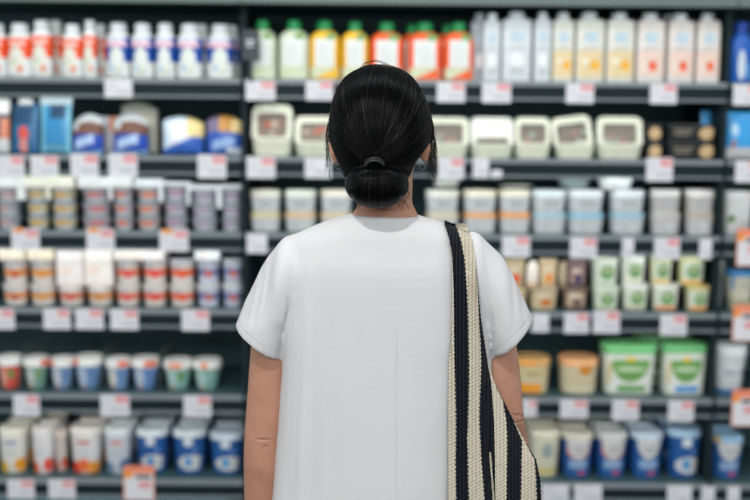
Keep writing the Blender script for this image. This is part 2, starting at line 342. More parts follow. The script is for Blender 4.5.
def rrect(w, h, r, n=6):
    pts = []
    for cx, cz, a0 in ((w / 2 - r, h / 2 - r, 0), (-w / 2 + r, h / 2 - r, 90), (-w / 2 + r, -h / 2 + r, 180), (w / 2 - r, -h / 2 + r, 270)):
        for k in range(n + 1):
            a = math.radians(a0 + 90 * k / n); pts.append((cx + r * math.cos(a), cz + r * math.sin(a)))
    return pts
IVORY = (226, 228, 208)
def cheese_tray(row, x0, x1, yt, phrase, tilt=0, cols=((122, 114, 104), (150, 160, 150), (160, 124, 112)), white_top=False):
    t, hw, hd, h = place('cheese_tray', 'food tray', row, x0, x1, yt, phrase, 'ivory framed cheese trays', .62)
    P = [(0, .86 * hw, .8 * hd, 4.5), (.05 * h, .92 * hw, .86 * hd, 5), (.30 * h, .98 * hw, .96 * hd, 5), (.33 * h, hw, hd, 5), (.36 * h, hw, hd, 5)]
    MB().loft(P, M(IVORY, .4)).patch(P, 0, .2 * h, 1.5 * hw, .05 * h, M((206, 205, 180), .4)).build('tray', t)
    fh = .74 * h; W = 2 * hw
    f = MB()
    outer, inner = rrect(W, fh, .22 * fh), rrect(W * .76, fh * .62, .12 * fh)
    cz, y0, th = h - fh / 2, -hd * .80, .02
    inner = [(x, z - fh * .04) for x, z in inner]
    ln = lambda p, d: (p[0], y0 + d + .25 * (p[1] + fh / 2), cz + p[1])
    if white_top: inner = [(x * .98, z * .45 - fh * .32) for x, z in inner]
    f.rings([[ln(p, 0) for p in outer], [ln(p, th) for p in outer], [ln(p, th) for p in inner], [ln(p, 0) for p in inner], [ln(p, 0) for p in outer]], M(IVORY if not white_top else (232, 233, 224), .4), cap=False)
    fr = f.build('frame', t)
    c = MB()
    ins = rrect(W * .80, fh * .70, .1 * fh)
    back = [ln((x, z), th * .6) for x, z in ins]
    c.add(back, [tuple(range(len(back)))], M(cols[0], .5))
    for k in range(5):
        a = [(random.uniform(-.3, .3) * W, random.uniform(-.28, .08) * fh) for _ in range(1)][0]
        e = [ln((a[0] + .10 * W * math.cos(q * .5236), a[1] + .07 * fh * math.sin(q * .5236)), th * .45 - k * .0008) for q in range(12)]
        c.add(e, [tuple(range(12))], M(cols[1 + k % 2], .5))
    c.build('contents', t, 0)
    if tilt: fr.rotation_euler = (0, tilt, 0)
    return t
cheese_tray(1, 251, 292, 104, 'taller ivory cheese tray with brown filling beside the bay post', 0, ((128, 112, 100), (172, 160, 140), (184, 92, 70)))
cheese_tray(1, 294, 340, 116, 'ivory cheese tray partly behind the hair, next to the post tray', 0, ((128, 118, 106), (180, 166, 146), (190, 110, 84)))
cheese_tray(1, 424, 470, 117, 'ivory cheese tray peeking out past the hair toward the white one')
cheese_tray(1, 471, 515, 117, 'all white closed cheese tray among the ivory framed ones', white_top=True)
cheese_tray(1, 516, 552, 117, 'ivory cheese tray just after the all white closed one')
cheese_tray(1, 557, 597, 116, 'ivory cheese tray with a crooked tilted frame', -.12)
cheese_tray(1, 599, 645, 116.5, 'ivory cheese tray beside the black food packs')

def black_pack(row, x0, x1, yt, phrase, zoff, foodx):
    t, hw, hd, h = place('black_food_pack', 'food pack', row, x0, x1, yt, phrase, 'black food packs in two layers', .8 if x1 - x0 > 30 else 1.6, 0, zoff, 0)
    P = [(0, .93 * hw, .93 * hd, 6), (.85 * h, .99 * hw, .99 * hd, 7), (.86 * h, hw, hd, 7), (.96 * h, hw, hd, 7)]
    MB().loft(P, M((26, 30, 32), .35)).build('tray', t)
    l = MB()
    for fx in foodx: l.patch(P, fx * hw, .45 * h, .62 * hw if len(foodx) == 1 and x1 - x0 > 30 else 1.3 * hw, .72 * h, M((206, 176, 132), .5), 'ell', .001)
    if x1 - x0 > 30: bars(l, P, -.35 * hw, .62 * h, .75 * hw, 2, .22 * h, M((150, 140, 124), .5), .006)
    l.patch(P, 0, .91 * h, 1.9 * hw, .06 * h, M((70, 74, 74), .5), off=.0012)
    l.build('label', t)
    return h
for (a, b, fx, nm) in ((646, 665, [0], 'narrow black food pack with beige picture'), (666, 718, [.62], 'wide black food pack with pale lettering')):
    hh = black_pack(1, a, b, 141.5, 'lower ' + nm, 0, fx)
    black_pack(1, a, b, 123.5, 'upper ' + nm, hh + .001, fx)
pouch(1, 718, 760, 111, 'bright blue bag with white foot past the second post', 'bright blue bags', lambda u, v: 1 if v < .25 else (2 if (u + .4) ** 2 / .05 + (v - .62) ** 2 / .02 < 1 else (3 if v < .4 and abs(u + .5) < .15 else 0)), [M((54, 152, 214), .35), M((196, 196, 196), .4), M((170, 205, 230), .4), M((150, 90, 70), .4)], 0, .5, .12, 'cheese_bag', rz=0)
pouch(1, 702, 723, 110, 'deeper blue bag lying behind the black food packs', 'bright blue bags', lambda u, v: 0 if v > .3 else 1, [M((74, 168, 230), .35), M((40, 60, 90), .4)], .105, .4, .03, 'cheese_bag', rz=0)

# ---- tubs, cups
def tub(name, cat, row, x0, x1, yt, phrase, group, body, lid, paint, e=2.0, taper=.82, dr=1.0, dy=0, zoff=0, lidh=.13, lidrim=1.04, where=True, rz=None, reg=True, ring=None):
    t, hw, hd, h = place(name, cat, row, x0, x1, yt, phrase, group, dr, dy, zoff, rz, where, reg)
    k = 1 / lidrim
    P = [(0, taper * .95 * k * hw, taper * .95 * k * hd, e), (.02 * h, taper * k * hw, taper * k * hd, e), ((1 - lidh) * h * .5, (taper + (1 - taper) * .5) * k * hw, (taper + (1 - taper) * .5) * k * hd, e), ((1 - lidh) * h, k * hw, k * hd, e)]
    MB().loft(P, body if not isinstance(body, tuple) else M(body, .35), 36).build('body', t)
    lm = M(lid, .35) if isinstance(lid, tuple) else lid
    L = MB().loft([((1 - lidh) * h - .001, hw, hd, e), (.97 * h, hw, hd, e), (h, .97 * hw, .97 * hd, e), (h, .88 * hw, .88 * hd, e), (h - .003, .86 * hw, .86 * hd, e)], lm, 36)
    lo = L.build('lid', t)
    if ring: MB().patch([((1 - lidh) * h - .001, hw, hd, e), (.97 * h, hw, hd, e), (h, .97 * hw, .97 * hd, e)], ring[1] * hw, (1 - lidh * .5) * h, ring[2] * hw, lidh * h * .75, M(ring[0], .4), off=.001).build('lid_print', lo)
    l = MB(); paint(l, P, hw, h, lidh)
    if l.f: l.build('label', t)
    return t, hw, hd, h

# third shelf: cup multipacks with white card sleeves
def cup_pack(row, x0, x1, yt, phrase, group, layers, cupc, bandc, labc, slv, sleeve_drop, strip, hband):
    """a stack of cups held by a card sleeve"""
    t, hw, hd, h = place('cup_multipack', 'yoghurt pack', row, x0, x1, yt, phrase, group, .95, rz=0)
    hs = h - hband
    hc = hs / layers
    for k in range(layers):
        P = [(k * hc + .001, .76 * hw, .76 * hd, 2), (k * hc + .85 * hc, .94 * hw, .94 * hd, 2), (k * hc + .88 * hc, .98 * hw, .98 * hd, 2)]
        cup = MB().loft(P, M(cupc, .35), 26).build('cup', t)
        MB().loft([(k * hc + .88 * hc, hw * .98, hd * .98, 2), (k * hc + .985 * hc, hw * .98, hd * .98, 2)], M(bandc, .3), 26).build('lid', cup)
        l = MB().band(P, k * hc + .28 * hc, k * hc + .74 * hc, M(labc[0], .4), n=26); l.patch(P, random.uniform(-.2, .2) * hw, k * hc + .5 * hc, .95 * hw, .36 * hc, M(labc[1], .4), 'ell', .0014); l.build('label', cup)
    s = MB().box(-hw, hw, -hd * 1.02, hd * 1.0, hs + .0006, h, M(slv, .4)) if hband > .004 else MB().box(-hw, hw, -hd, hd, hs + .0006, hs + .002, M(slv, .4))
    if strip: s.box(hw * .99, hw * .99 + strip, -hd * 1.02, hd, h - sleeve_drop, h, M(slv, .4))
    s.build('card_sleeve', t, 0)
G = 'grey yoghurt multipacks on the third shelf'
px = at(1, 0, YS).x - at(0, 0, YS).x
cols = [(-8, 17), (23, 46), (47.5, 74), (77, 109), (110.5, 132), (133.5, 159), (161, 187), (188.5, 217), (219.5, 242)]
tops = [176, 176, 175.5, 176, 176, 178, 181, 184, 184]
bands = [11, 11, 12, 11, 11, 9, 4, 5, 4]
labs = [((150, 152, 160), (196, 160, 160)), ((196, 188, 150), (206, 166, 90)), ((200, 188, 150), (208, 160, 84)), ((170, 156, 164), (206, 120, 120)), ((172, 158, 164), (214, 120, 104)), ((186, 160, 160), (222, 130, 96)), ((160, 156, 170), (188, 150, 176)), ((158, 160, 172), (180, 160, 184)), ((150, 152, 166), (170, 150, 176))]
strips = [8, 3.6, 0, 3, 0, 4, 3, 5, 0]
for k in range(9):
    cup_pack(2, cols[k][0], cols[k][1], tops[k], '%s grey yoghurt multipack from the bay post' % ORD[8 - k], G, 3, (196, 202, 206), (112, 122, 132), labs[k], WHITE if k in (0, 3, 4) else ((232, 232, 216) if k < 3 else (222, 228, 232)), .085, strips[k] * px, bands[k] * px)
# third shelf: two layers of tubs
G = 'two layers of tubs on the third shelf'
def plain(lab, lab2):
    def f(l, P, hw, h, lh):
        l.band(P, .12 * h, .72 * h, M(lab, .4), n=36); l.patch(P, .1 * hw, .42 * h, .9 * hw, .3 * h, M(lab2, .45), 'ell', .0012); bars(l, P, -.1 * hw, .5 * h, .7 * hw, 2, .12 * h, M((165, 170, 172), .5), .003)
    return f
GREYW = (206, 210, 210)
q = [(249, 280, (224, 224, 208), (206, 196, 150), 0), (284, 316, (222, 224, 214), (214, 184, 140), 0), (320, 352, (230, 228, 212), (210, 196, 160), 0), (426, 460, (226, 226, 216), (206, 196, 170), 0), (464, 498, (232, 228, 206), (222, 164, 110), 0), (500, 532, (232, 228, 206), (226, 160, 100), 0),
     (533, 568, (216, 228, 232), (160, 192, 204), 1), (569, 606, (224, 232, 236), (140, 188, 208), 1), (612, 647, (220, 230, 236), (150, 186, 204), 1), (653, 683, (222, 222, 220), (186, 184, 178), 2), (688, 720, (224, 222, 218), (178, 168, 156), 2)]
desc = ['cream lidded tub beside the bay post', 'cream lidded tub second from the bay post', 'cream lidded tub touching the shirt shoulder', 'pale lidded tub beside the neck', 'cream lidded tub with orange band above the bag strap', 'cream lidded tub with orange band next to the blue lids',
        'blue lidded tub next to the orange banded ones', 'blue lidded tub in the middle of the blue ones', 'blue lidded tub next to the grey lidded ones', 'grey lidded tub next to the blue ones', 'grey lidded tub beside the second post']
tops3 = []
for (a, b, lid, band, kk), d in zip(q, desc):
    body = (196, 202, 206) if kk == 1 else (202, 203, 200)
    lo = tub('dairy_tub', 'tub', 2, a, b, 211.5, 'lower ' + d, G, body, band, plain((192, 197, 199) if kk != 2 else (188, 188, 188), (206, 208, 206)), 3.2, .91, .8, lidh=.24, lidrim=1.03)
    u3 = tub('dairy_tub', 'tub', 2, a, b, 189.5, 'upper ' + d, G, body, lid, plain((194, 199, 201) if kk != 2 else (180, 178, 176), (180, 184, 184)), 3.2, .91, .8, zoff=lo[3] + .001, lidh=.27, lidrim=1.03); tops3.append(lo[3] + u3[3] + .001)
for a, b, y, dy, bc, lc, d in [(560, 592, 178, .075, (176, 196, 200), (190, 208, 210), 'clear bluish tub set on top in the third layer'), (601, 635, 177, .0, (228, 232, 232), (234, 238, 238), 'plain white tub crowning the blue lidded ones'), (433, 460, 177, .06, (222, 224, 222), (228, 230, 228), 'white tub on top, just beside the neck'), (500, 534, 184, .07, (214, 216, 210), (222, 224, 218), 'low white tub on top of the orange banded ones')]:
    z2 = max(tops3) + .001
    tub('dairy_tub', 'tub', 2, a, b, y, d, G, bc, lc, lambda *k: None, 3.2, .88, .8, dy=dy, zoff=z2, lidh=.3, reg=False)
def leaf(l, P, hw, h, lh):
    l.patch(P, -.55 * hw, .38 * h, .5 * hw, .18 * h, M((84, 128, 80), .45), 'ell'); l.patch(P, .3 * hw, .6 * h, .8 * hw, .3 * h, M((205, 208, 208), .45), off=.0008); bars(l, P, .3 * hw, .3 * h, .8 * hw, 3, .07 * h)
tub('dairy_tub', 'tub', 2, 726, 756, 191, 'white tub with green leaf print past the second post', None, (206, 208, 206), (214, 216, 216), leaf, 3.2, .9, .8, lidh=.14)

# ---- fourth shelf
G = 'orange labelled yoghurt cups'
def fruitcup(c1, c2):
    def f(l, P, hw, h, lh):
        l.band(P, .34 * h, .62 * h, M(c1, .4), n=36); l.patch(P, .1 * hw, .42 * h, .8 * hw, .3 * h, M(c2, .4), 'ell', .0013); l.patch(P, -.3 * hw, .7 * h, .7 * hw, .16 * h, M((176, 180, 190), .4), off=.0014, shape='ell')
    return f
oc = [(-1, 25, 0), (26.5, 53, 0), (55, 82, 1), (84, 111, 1), (113, 138.5, 0), (140, 165.5, 0), (167, 193.5, 0), (195, 219, 0), (221, 248, 0)]
tops4 = []
for k, (a, b, single) in enumerate(oc):
    blue = k >= 7
    n_ = ORD[8 - k]
    c1, c2 = ((108, 120, 164), (196, 110, 110)) if blue else ([(232, 150, 80), (230, 160, 90), (222, 130, 96), (232, 160, 90), (230, 120, 88), (234, 110, 80), (236, 112, 74)][k], [(196, 96, 60), (220, 150, 70), (216, 90, 80), (214, 140, 70), (220, 84, 80), (226, 74, 66), (230, 90, 56)][k])
    body = (196, 204, 220) if blue else (216, 208, 202)
    kind = 'blue labelled' if blue else 'orange labelled'
    d = '%s yoghurt cup, %s stack from the bay post' % (kind, n_)
    g = 'blue labelled yoghurt cups' if blue else G
    lo = tub('yoghurt_cup', 'yoghurt cup', 3, a, b, 282, 'lower ' + d, g, body, (206, 204, 202) if not single else (238, 228, 222), fruitcup(c1, c2), 2.2, .84, 1, lidh=.13 if not single else .24)
    top4 = lo[0].location.z + lo[3]; tops4.append(top4)
    if not single: up = tub('yoghurt_cup', 'yoghurt cup', 3, a, b, 257.5, 'upper ' + d, g, body, (190, 192, 198), fruitcup(c1, c2), 2.2, .84, 1, zoff=lo[3] + .001, lidh=.12); tops4[-1] = up[0].location.z + up[3]
G = 'white card display trays'
for k, (a, b, y0, y1, c, d) in enumerate([(-2, 24, 257, 249, (236, 228, 208), 'cream card tray capping the first cup stack at the picture edge'), (27, 53, 257, 249, (238, 226, 200), 'cream card tray capping the second cup stack'), (57, 83, 274, 251, (238, 232, 230), 'white card box on the lower cup beside the dark gap'), (85, 112, 274, 250.5, (242, 236, 230), 'white card box on the lower cup nearest the orange stacks'), (114, 164, 257, 250.5, (240, 232, 228), 'long white card tray capping two orange cup stacks'), (195, 219, 257, 250, (232, 236, 240), 'white card tray capping a blue cup stack')]):
    own = [tops4[i] for i in ((0,), (1,), (2,), (3,), (4, 5), (7,))[k]]
    Yf = YS + SETB[3] - .004
    zb = max(own) + .0008
    A, B = at(a, y0, Yf).x, at(b, y0, Yf).x; zt = max(at((a + b) / 2, y1, Yf).z, zb + .012)
    t = thing('card_tray', d.replace('nearest', 'next to'), 'card tray', ((A + B) / 2, Yf + .055, zb), 0, G)
    wv = (B - A) / 2
    mb = MB().box(-wv, wv, -.055, .05, 0, .002, M(c, .5)); mb.box(-wv, wv, -.055, -.053, .002, zt - zb, M(c, .5)); mb.box(-wv, wv, .048, .05, .002, zt - zb, M(c, .5)); mb.box(-wv, -wv + .002, -.053, .048, .002, zt - zb, M(c, .5)); mb.box(wv - .002, wv, -.053, .048, .002, zt - zb, M(c, .5))
    mb.build('tray', t, 0)
    pr = MB().box(-wv * .8, wv * .1, -.0556, -.0552, (zt - zb) * .3, (zt - zb) * .55, M((242, 222, 210), .5)); pr.build('print', t, 0)
def deli(c1, c2):
    def f(l, P, hw, h, lh):
        l.patch(P, 0, .48 * h, 1.3 * hw, .62 * h, M(c1, .45), 'rect'); l.patch(P, .1 * hw, .34 * h, .8 * hw, .34 * h, M(c2, .45), 'ell', .0014); l.patch(P, -.1 * hw, .66 * h, .7 * hw, .12 * h, M((226, 220, 200), .45), off=.0015)
    return f
GREEN = (112, 160, 104)
def greenlab(acc):
    def f(l, P, hw, h, lh):
        l.patch(P, 0, .46 * h, 1.5 * hw, .66 * h, M((216, 224, 206), .45)); l.patch(P, .05 * hw, .48 * h, 1.0 * hw, .5 * h, M(GREEN, .45), 'ell', .0014); l.patch(P, .05 * hw, .55 * h, .6 * hw, .10 * h, M((214, 214, 170), .45), 'ell', .0018)
        l.patch(P, 0, .13 * h, 1.4 * hw, .12 * h, M(acc, .45), off=.0016)
    return f
G = 'two layers of deli tubs on the fourth shelf'
rows4 = [(505, 529, 'lower', 286, (196, 176, 140), (206, 190, 150), deli((200, 180, 140), (180, 150, 110)), 'beige deli tub beside the shirt sleeve'),
         (530, 560, 'lower', 285, (204, 188, 156), (190, 170, 140), deli((208, 190, 154), (206, 120, 50)), 'beige deli tub with orange spot'),
         (563, 590, 'lower', 285, (110, 92, 84), (120, 100, 84), deli((196, 172, 146), (112, 84, 86)), 'dark deli tub with beige label'),
         (594, 622, 'lower', 284, (196, 208, 186), (214, 222, 204), greenlab((190, 200, 170)), 'green labelled tub beside the dark deli tub'),
         (624, 651, 'lower', 282, (214, 220, 206), (232, 234, 226), greenlab((200, 190, 160)), 'green labelled tub second from the dark deli tub'),
         (654, 682, 'lower', 282, (214, 216, 196), (230, 232, 222), greenlab((232, 130, 50)), 'green labelled tub third from the dark deli tub'),
         (688, 713, 'lower', 284, (206, 204, 170), (210, 196, 130), greenlab((236, 150, 40)), 'green labelled tub with orange foot beside the second post')]
hl = {}
for a, b, lv, y, bc, lc, pf, d in rows4:
    r = tub('deli_tub', 'tub', 3, a, b, y, lv + ' ' + d, G, bc, lc, pf, 3, .86, .85, lidh=.14); hl[a] = r[3] + .001
rows4u = [(503, 527, 258, 505, (206, 184, 150), (200, 180, 140), deli((214, 196, 160), (222, 90, 60)), 'upper beige deli tub with red foot beside the shirt sleeve'),
          (539, 559, 258, 530, (214, 190, 150), (204, 184, 150), deli((216, 196, 158), (232, 140, 50)), 'upper beige deli tub with orange foot'),
          (567, 589, 260, 563, (96, 80, 90), (150, 120, 120), deli((170, 140, 128), (70, 60, 98)), 'upper dark purple deli tub'),
          (593, 621, 256, 594, (212, 222, 206), (224, 230, 216), greenlab((196, 214, 190)), 'upper green labelled tub beside the purple one'),
          (623, 648, 254.5, 624, (232, 234, 226), (236, 238, 232), greenlab((226, 226, 200)), 'upper white tub with faint green print'),
          (652, 675, 255, 654, (216, 218, 170), (224, 226, 200), greenlab((236, 196, 120)), 'upper narrow green and yellow tub beside a dark gap'),
          (681, 708, 255, 688, (214, 214, 160), (222, 224, 180), greenlab((240, 170, 50)), 'upper yellow and green tub beside the second post')]
for a, b, y, under, bc, lc, pf, d in rows4u:
    tub('deli_tub', 'tub', 3, a, b, y, d, G, bc, lc, pf, 3, .88, .85, lidh=.10, zoff=hl[under], reg=False)
# white round tub on its side, and a beige one leaning
z2 = SZ[3] + hl[530] + .002
for px_, d, c, hh, dy_ in ((532, 'white rounded pot standing between two beige deli tubs', (238, 232, 220), 30, -.004), (562.5, 'beige pouch shaped pot between orange and purple tubs', (206, 190, 160), 29, .03)):
    pc = at(px_, 285, YS + .05 + dy_)
    t = thing('rounded_pot', d, 'pot', (pc.x, YS + .05 + dy_, z2), 0)
    hw = 6.5 * px * .98 if px_ < 540 else 5.0 * px; H = hh * px * .94
    P = [(0, .8 * hw, .8 * hw, 2), (.1 * H, .95 * hw, .95 * hw, 2), (.6 * H, hw, hw, 2), (.82 * H, .85 * hw, .85 * hw, 2), (.94 * H, .5 * hw, .5 * hw, 2), (H, .15 * hw, .15 * hw, 2)]
    MB().loft(P, M(c, .35)).build('body', t)
    MB().band(P, .05 * H, .18 * H, M((232, 190, 140) if px_ < 540 else (150, 140, 120), .4)).build('foot_band', t)
def bluelid(l, P, hw, h, lh):
    l.band(P, .12 * h, .8 * h, M((200, 198, 178), .4), n=36); l.patch(P, -.75 * hw, .6 * h, .3 * hw, .4 * h, M((80, 140, 190), .4)); bars(l, P, .1 * hw, .6 * h, .9 * hw, 3, .1 * h)
lo = tub('dairy_tub', 'tub', 3, 731, 757, 300, 'lower pale tub with green rim under the blue lidded one past the post', None, (200, 196, 176), (176, 182, 140), plain((196, 194, 176), (206, 204, 190)), 2.2, .9, .9, lidh=.12, where=False)
tub('dairy_tub', 'tub', 3, 730, 758, 269, 'upper pale tub with bright blue lid past the second post', None, (204, 200, 184), (64, 136, 194), bluelid, 2.2, .86, .9, lidh=.16, zoff=lo[3] + .001)
tub('dairy_tub', 'tub', 3, 703, 727, 259, 'pale grey tub standing back behind the yellow and green tub', None, (190, 200, 192), (204, 212, 208), plain((186, 196, 190), (200, 206, 200)), 2.4, .9, .9, dy=.12, lidh=.1, reg=False)

# ---- fifth shelf
G = 'pastel yoghurt cups with white lids'
def pastel(c2, c3):
    def f(l, P, hw, h, lh):
        l.patch(P, -.3 * hw, .42 * h, .7 * hw, .62 * h, M(c2, .4), 'ell'); l.patch(P, .35 * hw, .5 * h, .45 * hw, .3 * h, M(c3, .4), 'ell'); l.patch(P, -.2 * hw, .1 * h, .35 * hw, .1 * h, M((206, 150, 130), .4), 'ell', .0013)
    return f
cs = [(-7, 18, 354, (220, 92, 84), (226, 160, 140), (110, 150, 80), 'red pastel'), (19, 45, 355, (122, 164, 150), (196, 206, 200), (130, 160, 100), 'sage green'), (46, 71, 355.5, (124, 152, 188), (200, 206, 216), (100, 130, 180), 'blue'), (70, 99.5, 353.5, (116, 150, 190), (176, 196, 216), (96, 132, 184), 'blue'), (102, 128, 356, (122, 156, 196), (214, 214, 206), (100, 140, 190), 'blue'), (128, 156.5, 355.5, (110, 146, 196), (186, 200, 214), (96, 136, 196), 'blue'), (160.5, 190, 357, (140, 186, 178), (176, 206, 200), (110, 150, 80), 'mint green'), (190, 219.5, 357, (132, 178, 168), (176, 206, 200), (140, 186, 176), 'mint green')]
nm = ['red yoghurt cup at the picture edge', 'sage green yoghurt cup beside the red one', 'blue yoghurt cup beside the sage green one', 'biggest blue yoghurt cup, with orange edged lid', 'blue yoghurt cup after the biggest one', 'blue yoghurt cup beside the mint green ones', 'mint green yoghurt cup with a dark leaf', 'last mint green yoghurt cup beside the empty space']
rings_ = [None, ((236, 110, 70), .8, .4), ((236, 110, 70), -.7, .5), ((236, 110, 70), -.75, .45), ((236, 110, 70), .55, .7), ((236, 110, 70), .5, .8), ((236, 140, 110), 0, .9), ((236, 140, 100), 0, .5)]
for k, (a, b, y, bc, c2, c3, _) in enumerate(cs):
    tub('yoghurt_cup', 'yoghurt cup', 4, a, b, y, nm[k], G, bc, (230, 230, 226), pastel(c2, c3), 2, .72, 1, lidh=.24, lidrim=1.08, ring=rings_[k])
CLR = bpy.data.materials.new('clear_plastic'); CLR.use_nodes = True
_b = CLR.node_tree.nodes['Principled BSDF']; _b.inputs['Transmission Weight'].default_value = .95; _b.inputs['Roughness'].default_value = .15; _b.inputs['Base Color'].default_value = (.93, .97, .97, 1)
for k, x in enumerate((19.2, 100.8, 158.6)):
    pc = at(x, 390, YS + .03)
    t = thing('shelf_divider', ['clear plastic divider between the red and sage green cups', 'clear plastic divider after the biggest blue cup', 'clear plastic divider before the mint green cups'][k], 'divider', (pc.x, YS + .03, SZ[4] + .0005), 0, 'clear shelf dividers')
    yz = [(0, 0), (.36, 0), (.36, .16), (.10, .16), (.06, .15), (0, .05)]
    mb = MB(); mb.rings([[(-.0008, a, b) for a, b in yz], [(.0008, a, b) for a, b in yz]], CLR); mb.build('blade', t, 0)
    MB().box(-.002, .002, 0, .36, 0, .003, CLR).build('foot', t, 0)
def jar(l, P, hw, h, lh):
    l.patch(P, 0, .5 * h, 1.6 * hw, .5 * h, M((206, 192, 158), .45), off=.0007)
    l.patch(P, .22 * hw, .68 * h, .7 * hw, .26 * h, M((206, 132, 30), .45), 'bowl', .0014)
def jar2(l, P, hw, h, lh):
    l.patch(P, 0, .62 * h, 1.5 * hw, .34 * h, M((206, 190, 146), .45), off=.0007); l.patch(P, -.1 * hw, .60 * h, .7 * hw, .06 * h, M((150, 130, 90), .45), off=.0014)
    l.patch(P, -.2 * hw, .17 * h, 1.2 * hw, .26 * h, M((242, 158, 44), .45), off=.0014)
G = 'cream tubs with orange lids'
tub('cream_tub', 'tub', 4, 516, 553, 353.5, 'cream tub with orange foot label beside the woman elbow', G, (206, 196, 164), (216, 170, 110), jar2, 2.4, .9, .95, lidh=.20, ring=((240, 160, 70), -.35, .8))
tub('cream_tub', 'tub', 4, 562, 602, 353.5, 'cream tub with peach lid beside the green tubs', G, (212, 204, 176), (236, 176, 122), jar, 2.4, .92, .95, lidh=.19)
G = 'large green and white tubs'
def bigtub(acc):
    def f(l, P, hw, h, lh):
        l.patch(P, 0, .42 * h, 1.82 * hw, .74 * h, M((226, 228, 222), .45), off=.0006)
        l.patch(P, 0, .48 * h, 1.45 * hw, .46 * h, M((116, 168, 92), .45), 'bowl', .0014)
        l.patch(P, 0, .52 * h, 1.1 * hw, .09 * h, M((196, 216, 180), .45), 'ell', .002); l.patch(P, -.1 * hw, .40 * h, .7 * hw, .03 * h, M((90, 140, 80), .45), off=.002)
        l.patch(P, 0, .72 * h, .4 * hw, .1 * h, M((232, 200, 60), .45), 'ell', .002)
        l.patch(P, .05 * hw, .13 * h, 1.05 * hw, .13 * h, M(acc, .45), off=.0014)
        l.patch(P, -.78 * hw, .45 * h, .16 * hw, .5 * h, M((214, 196, 150), .45), 'ell', .0014)
    return f
GL = (120, 200, 130)
a_ = tub('large_tub', 'tub', 4, 605, 659, 340, 'large green and white tub beside the peach lidded tub', G, (222, 228, 216), GL, bigtub((110, 166, 100)), 5, .90, .62, lidh=.17, lidrim=1.03)
b_ = tub('large_tub', 'tub', 4, 665, 714, 341, 'large green and white tub with blue foot label', G, (222, 228, 216), GL, bigtub((90, 156, 210)), 5, .92, .62, lidh=.15, lidrim=1.03)
tub('large_tub', 'tub', 4, 640, 700, 330.5, 'large green lidded tub standing behind the two front ones', G, (214, 222, 208), (140, 208, 150), bigtub((110, 166, 100)), 5, .9, .62, lidh=.16, dy=.17, reg=False)
def whitecup(l, P, hw, h, lh):
    l.band(P, .0 * h + .003, .13 * h, M((70, 130, 180), .4), n=36); l.patch(P, -.1 * hw, .46 * h, .8 * hw, .14 * h, M((176, 184, 190), .5), 'ell'); l.patch(P, .6 * hw, .45 * h, .25 * hw, .12 * h, M((120, 124, 140), .45), 'ell')
tub('dairy_tub', 'tub', 4, 714, 752, 341.5, 'big white tub with blue foot beside the second post', None, (214, 218, 220), (224, 228, 230), whitecup, 2.2, .78, .9, lidh=.20, lidrim=1.05)

# ---- bottom shelf
G = 'tall yoghurt tubs on the bottom shelf'
def fruity(cs_, top):
    def f(l, P, hw, h, lh):
        for k, c in enumerate(cs_): l.patch(P, (-.6 + 1.2 * k / max(1, len(cs_) - 1)) * hw, (.12 + .07 * (k % 2)) * h, .8 * hw, .3 * h, M(c, .45), 'ell', .001 + .0004 * k)
        l.patch(P, 0, .70 * h, 1.0 * hw, .07 * h, M(top, .45), 'ell', .0012)
        bars(l, P, 0, .56 * h, .9 * hw, 3, .07 * h, M((190, 192, 196), .5), .005)
    return f
def swirl(l, P, hw, h, lh):
    l.band(P, .04 * h, .86 * h, M((36, 88, 152), .35), n=36)
    l.patch(P, .0, .76 * h, .6 * hw, .2 * h, M((214, 222, 228), .45), 'ell', .0013); l.patch(P, .15 * hw, .28 * h, 1.5 * hw, .36 * h, M((204, 206, 206), .45), 'ell', .0013)
    l.patch(P, .0 * hw, .3 * h, .45 * hw, .24 * h, M((74, 150, 204), .45), 'ell', .0018); l.patch(P, .4 * hw, .58 * h, .35 * hw, .12 * h, M((90, 130, 190), .45), 'ell', .0015)
def shieldblue(acc):
    def f(l, P, hw, h, lh):
        l.band(P, .03 * h, .9 * h, M((40, 92, 156), .35), n=36)
        if acc: l.patch(P, 0, .66 * h, 1.84 * hw, .5 * h, M(acc, .45), 'bowl', .0011)
        l.patch(P, 0, .66 * h, 1.45 * hw, .46 * h, M((206, 206, 204), .45), 'bowl', .0016)
        bars(l, P, 0, .68 * h, .8 * hw, 2, .09 * h, M((150, 152, 160), .5), .006, .002)
        l.patch(P, 0, .32 * h, 1.1 * hw, .2 * h, M((140, 170, 204), .45), 'rect', .0013); l.patch(P, .2 * hw, .12 * h, .5 * hw, .08 * h, M((200, 80, 90), .45), 'ell', .0016)
    return f
def plaincream(l, P, hw, h, lh):
    l.patch(P, 0, .55 * h, 1.5 * hw, .6 * h, M((206, 204, 182), .45)); l.patch(P, .1 * hw, .58 * h, .7 * hw, .32 * h, M((150, 164, 160), .45), 'ell', .0013); l.patch(P, 0, .14 * h, 1.3 * hw, .14 * h, M((206, 190, 130), .45), off=.0012)
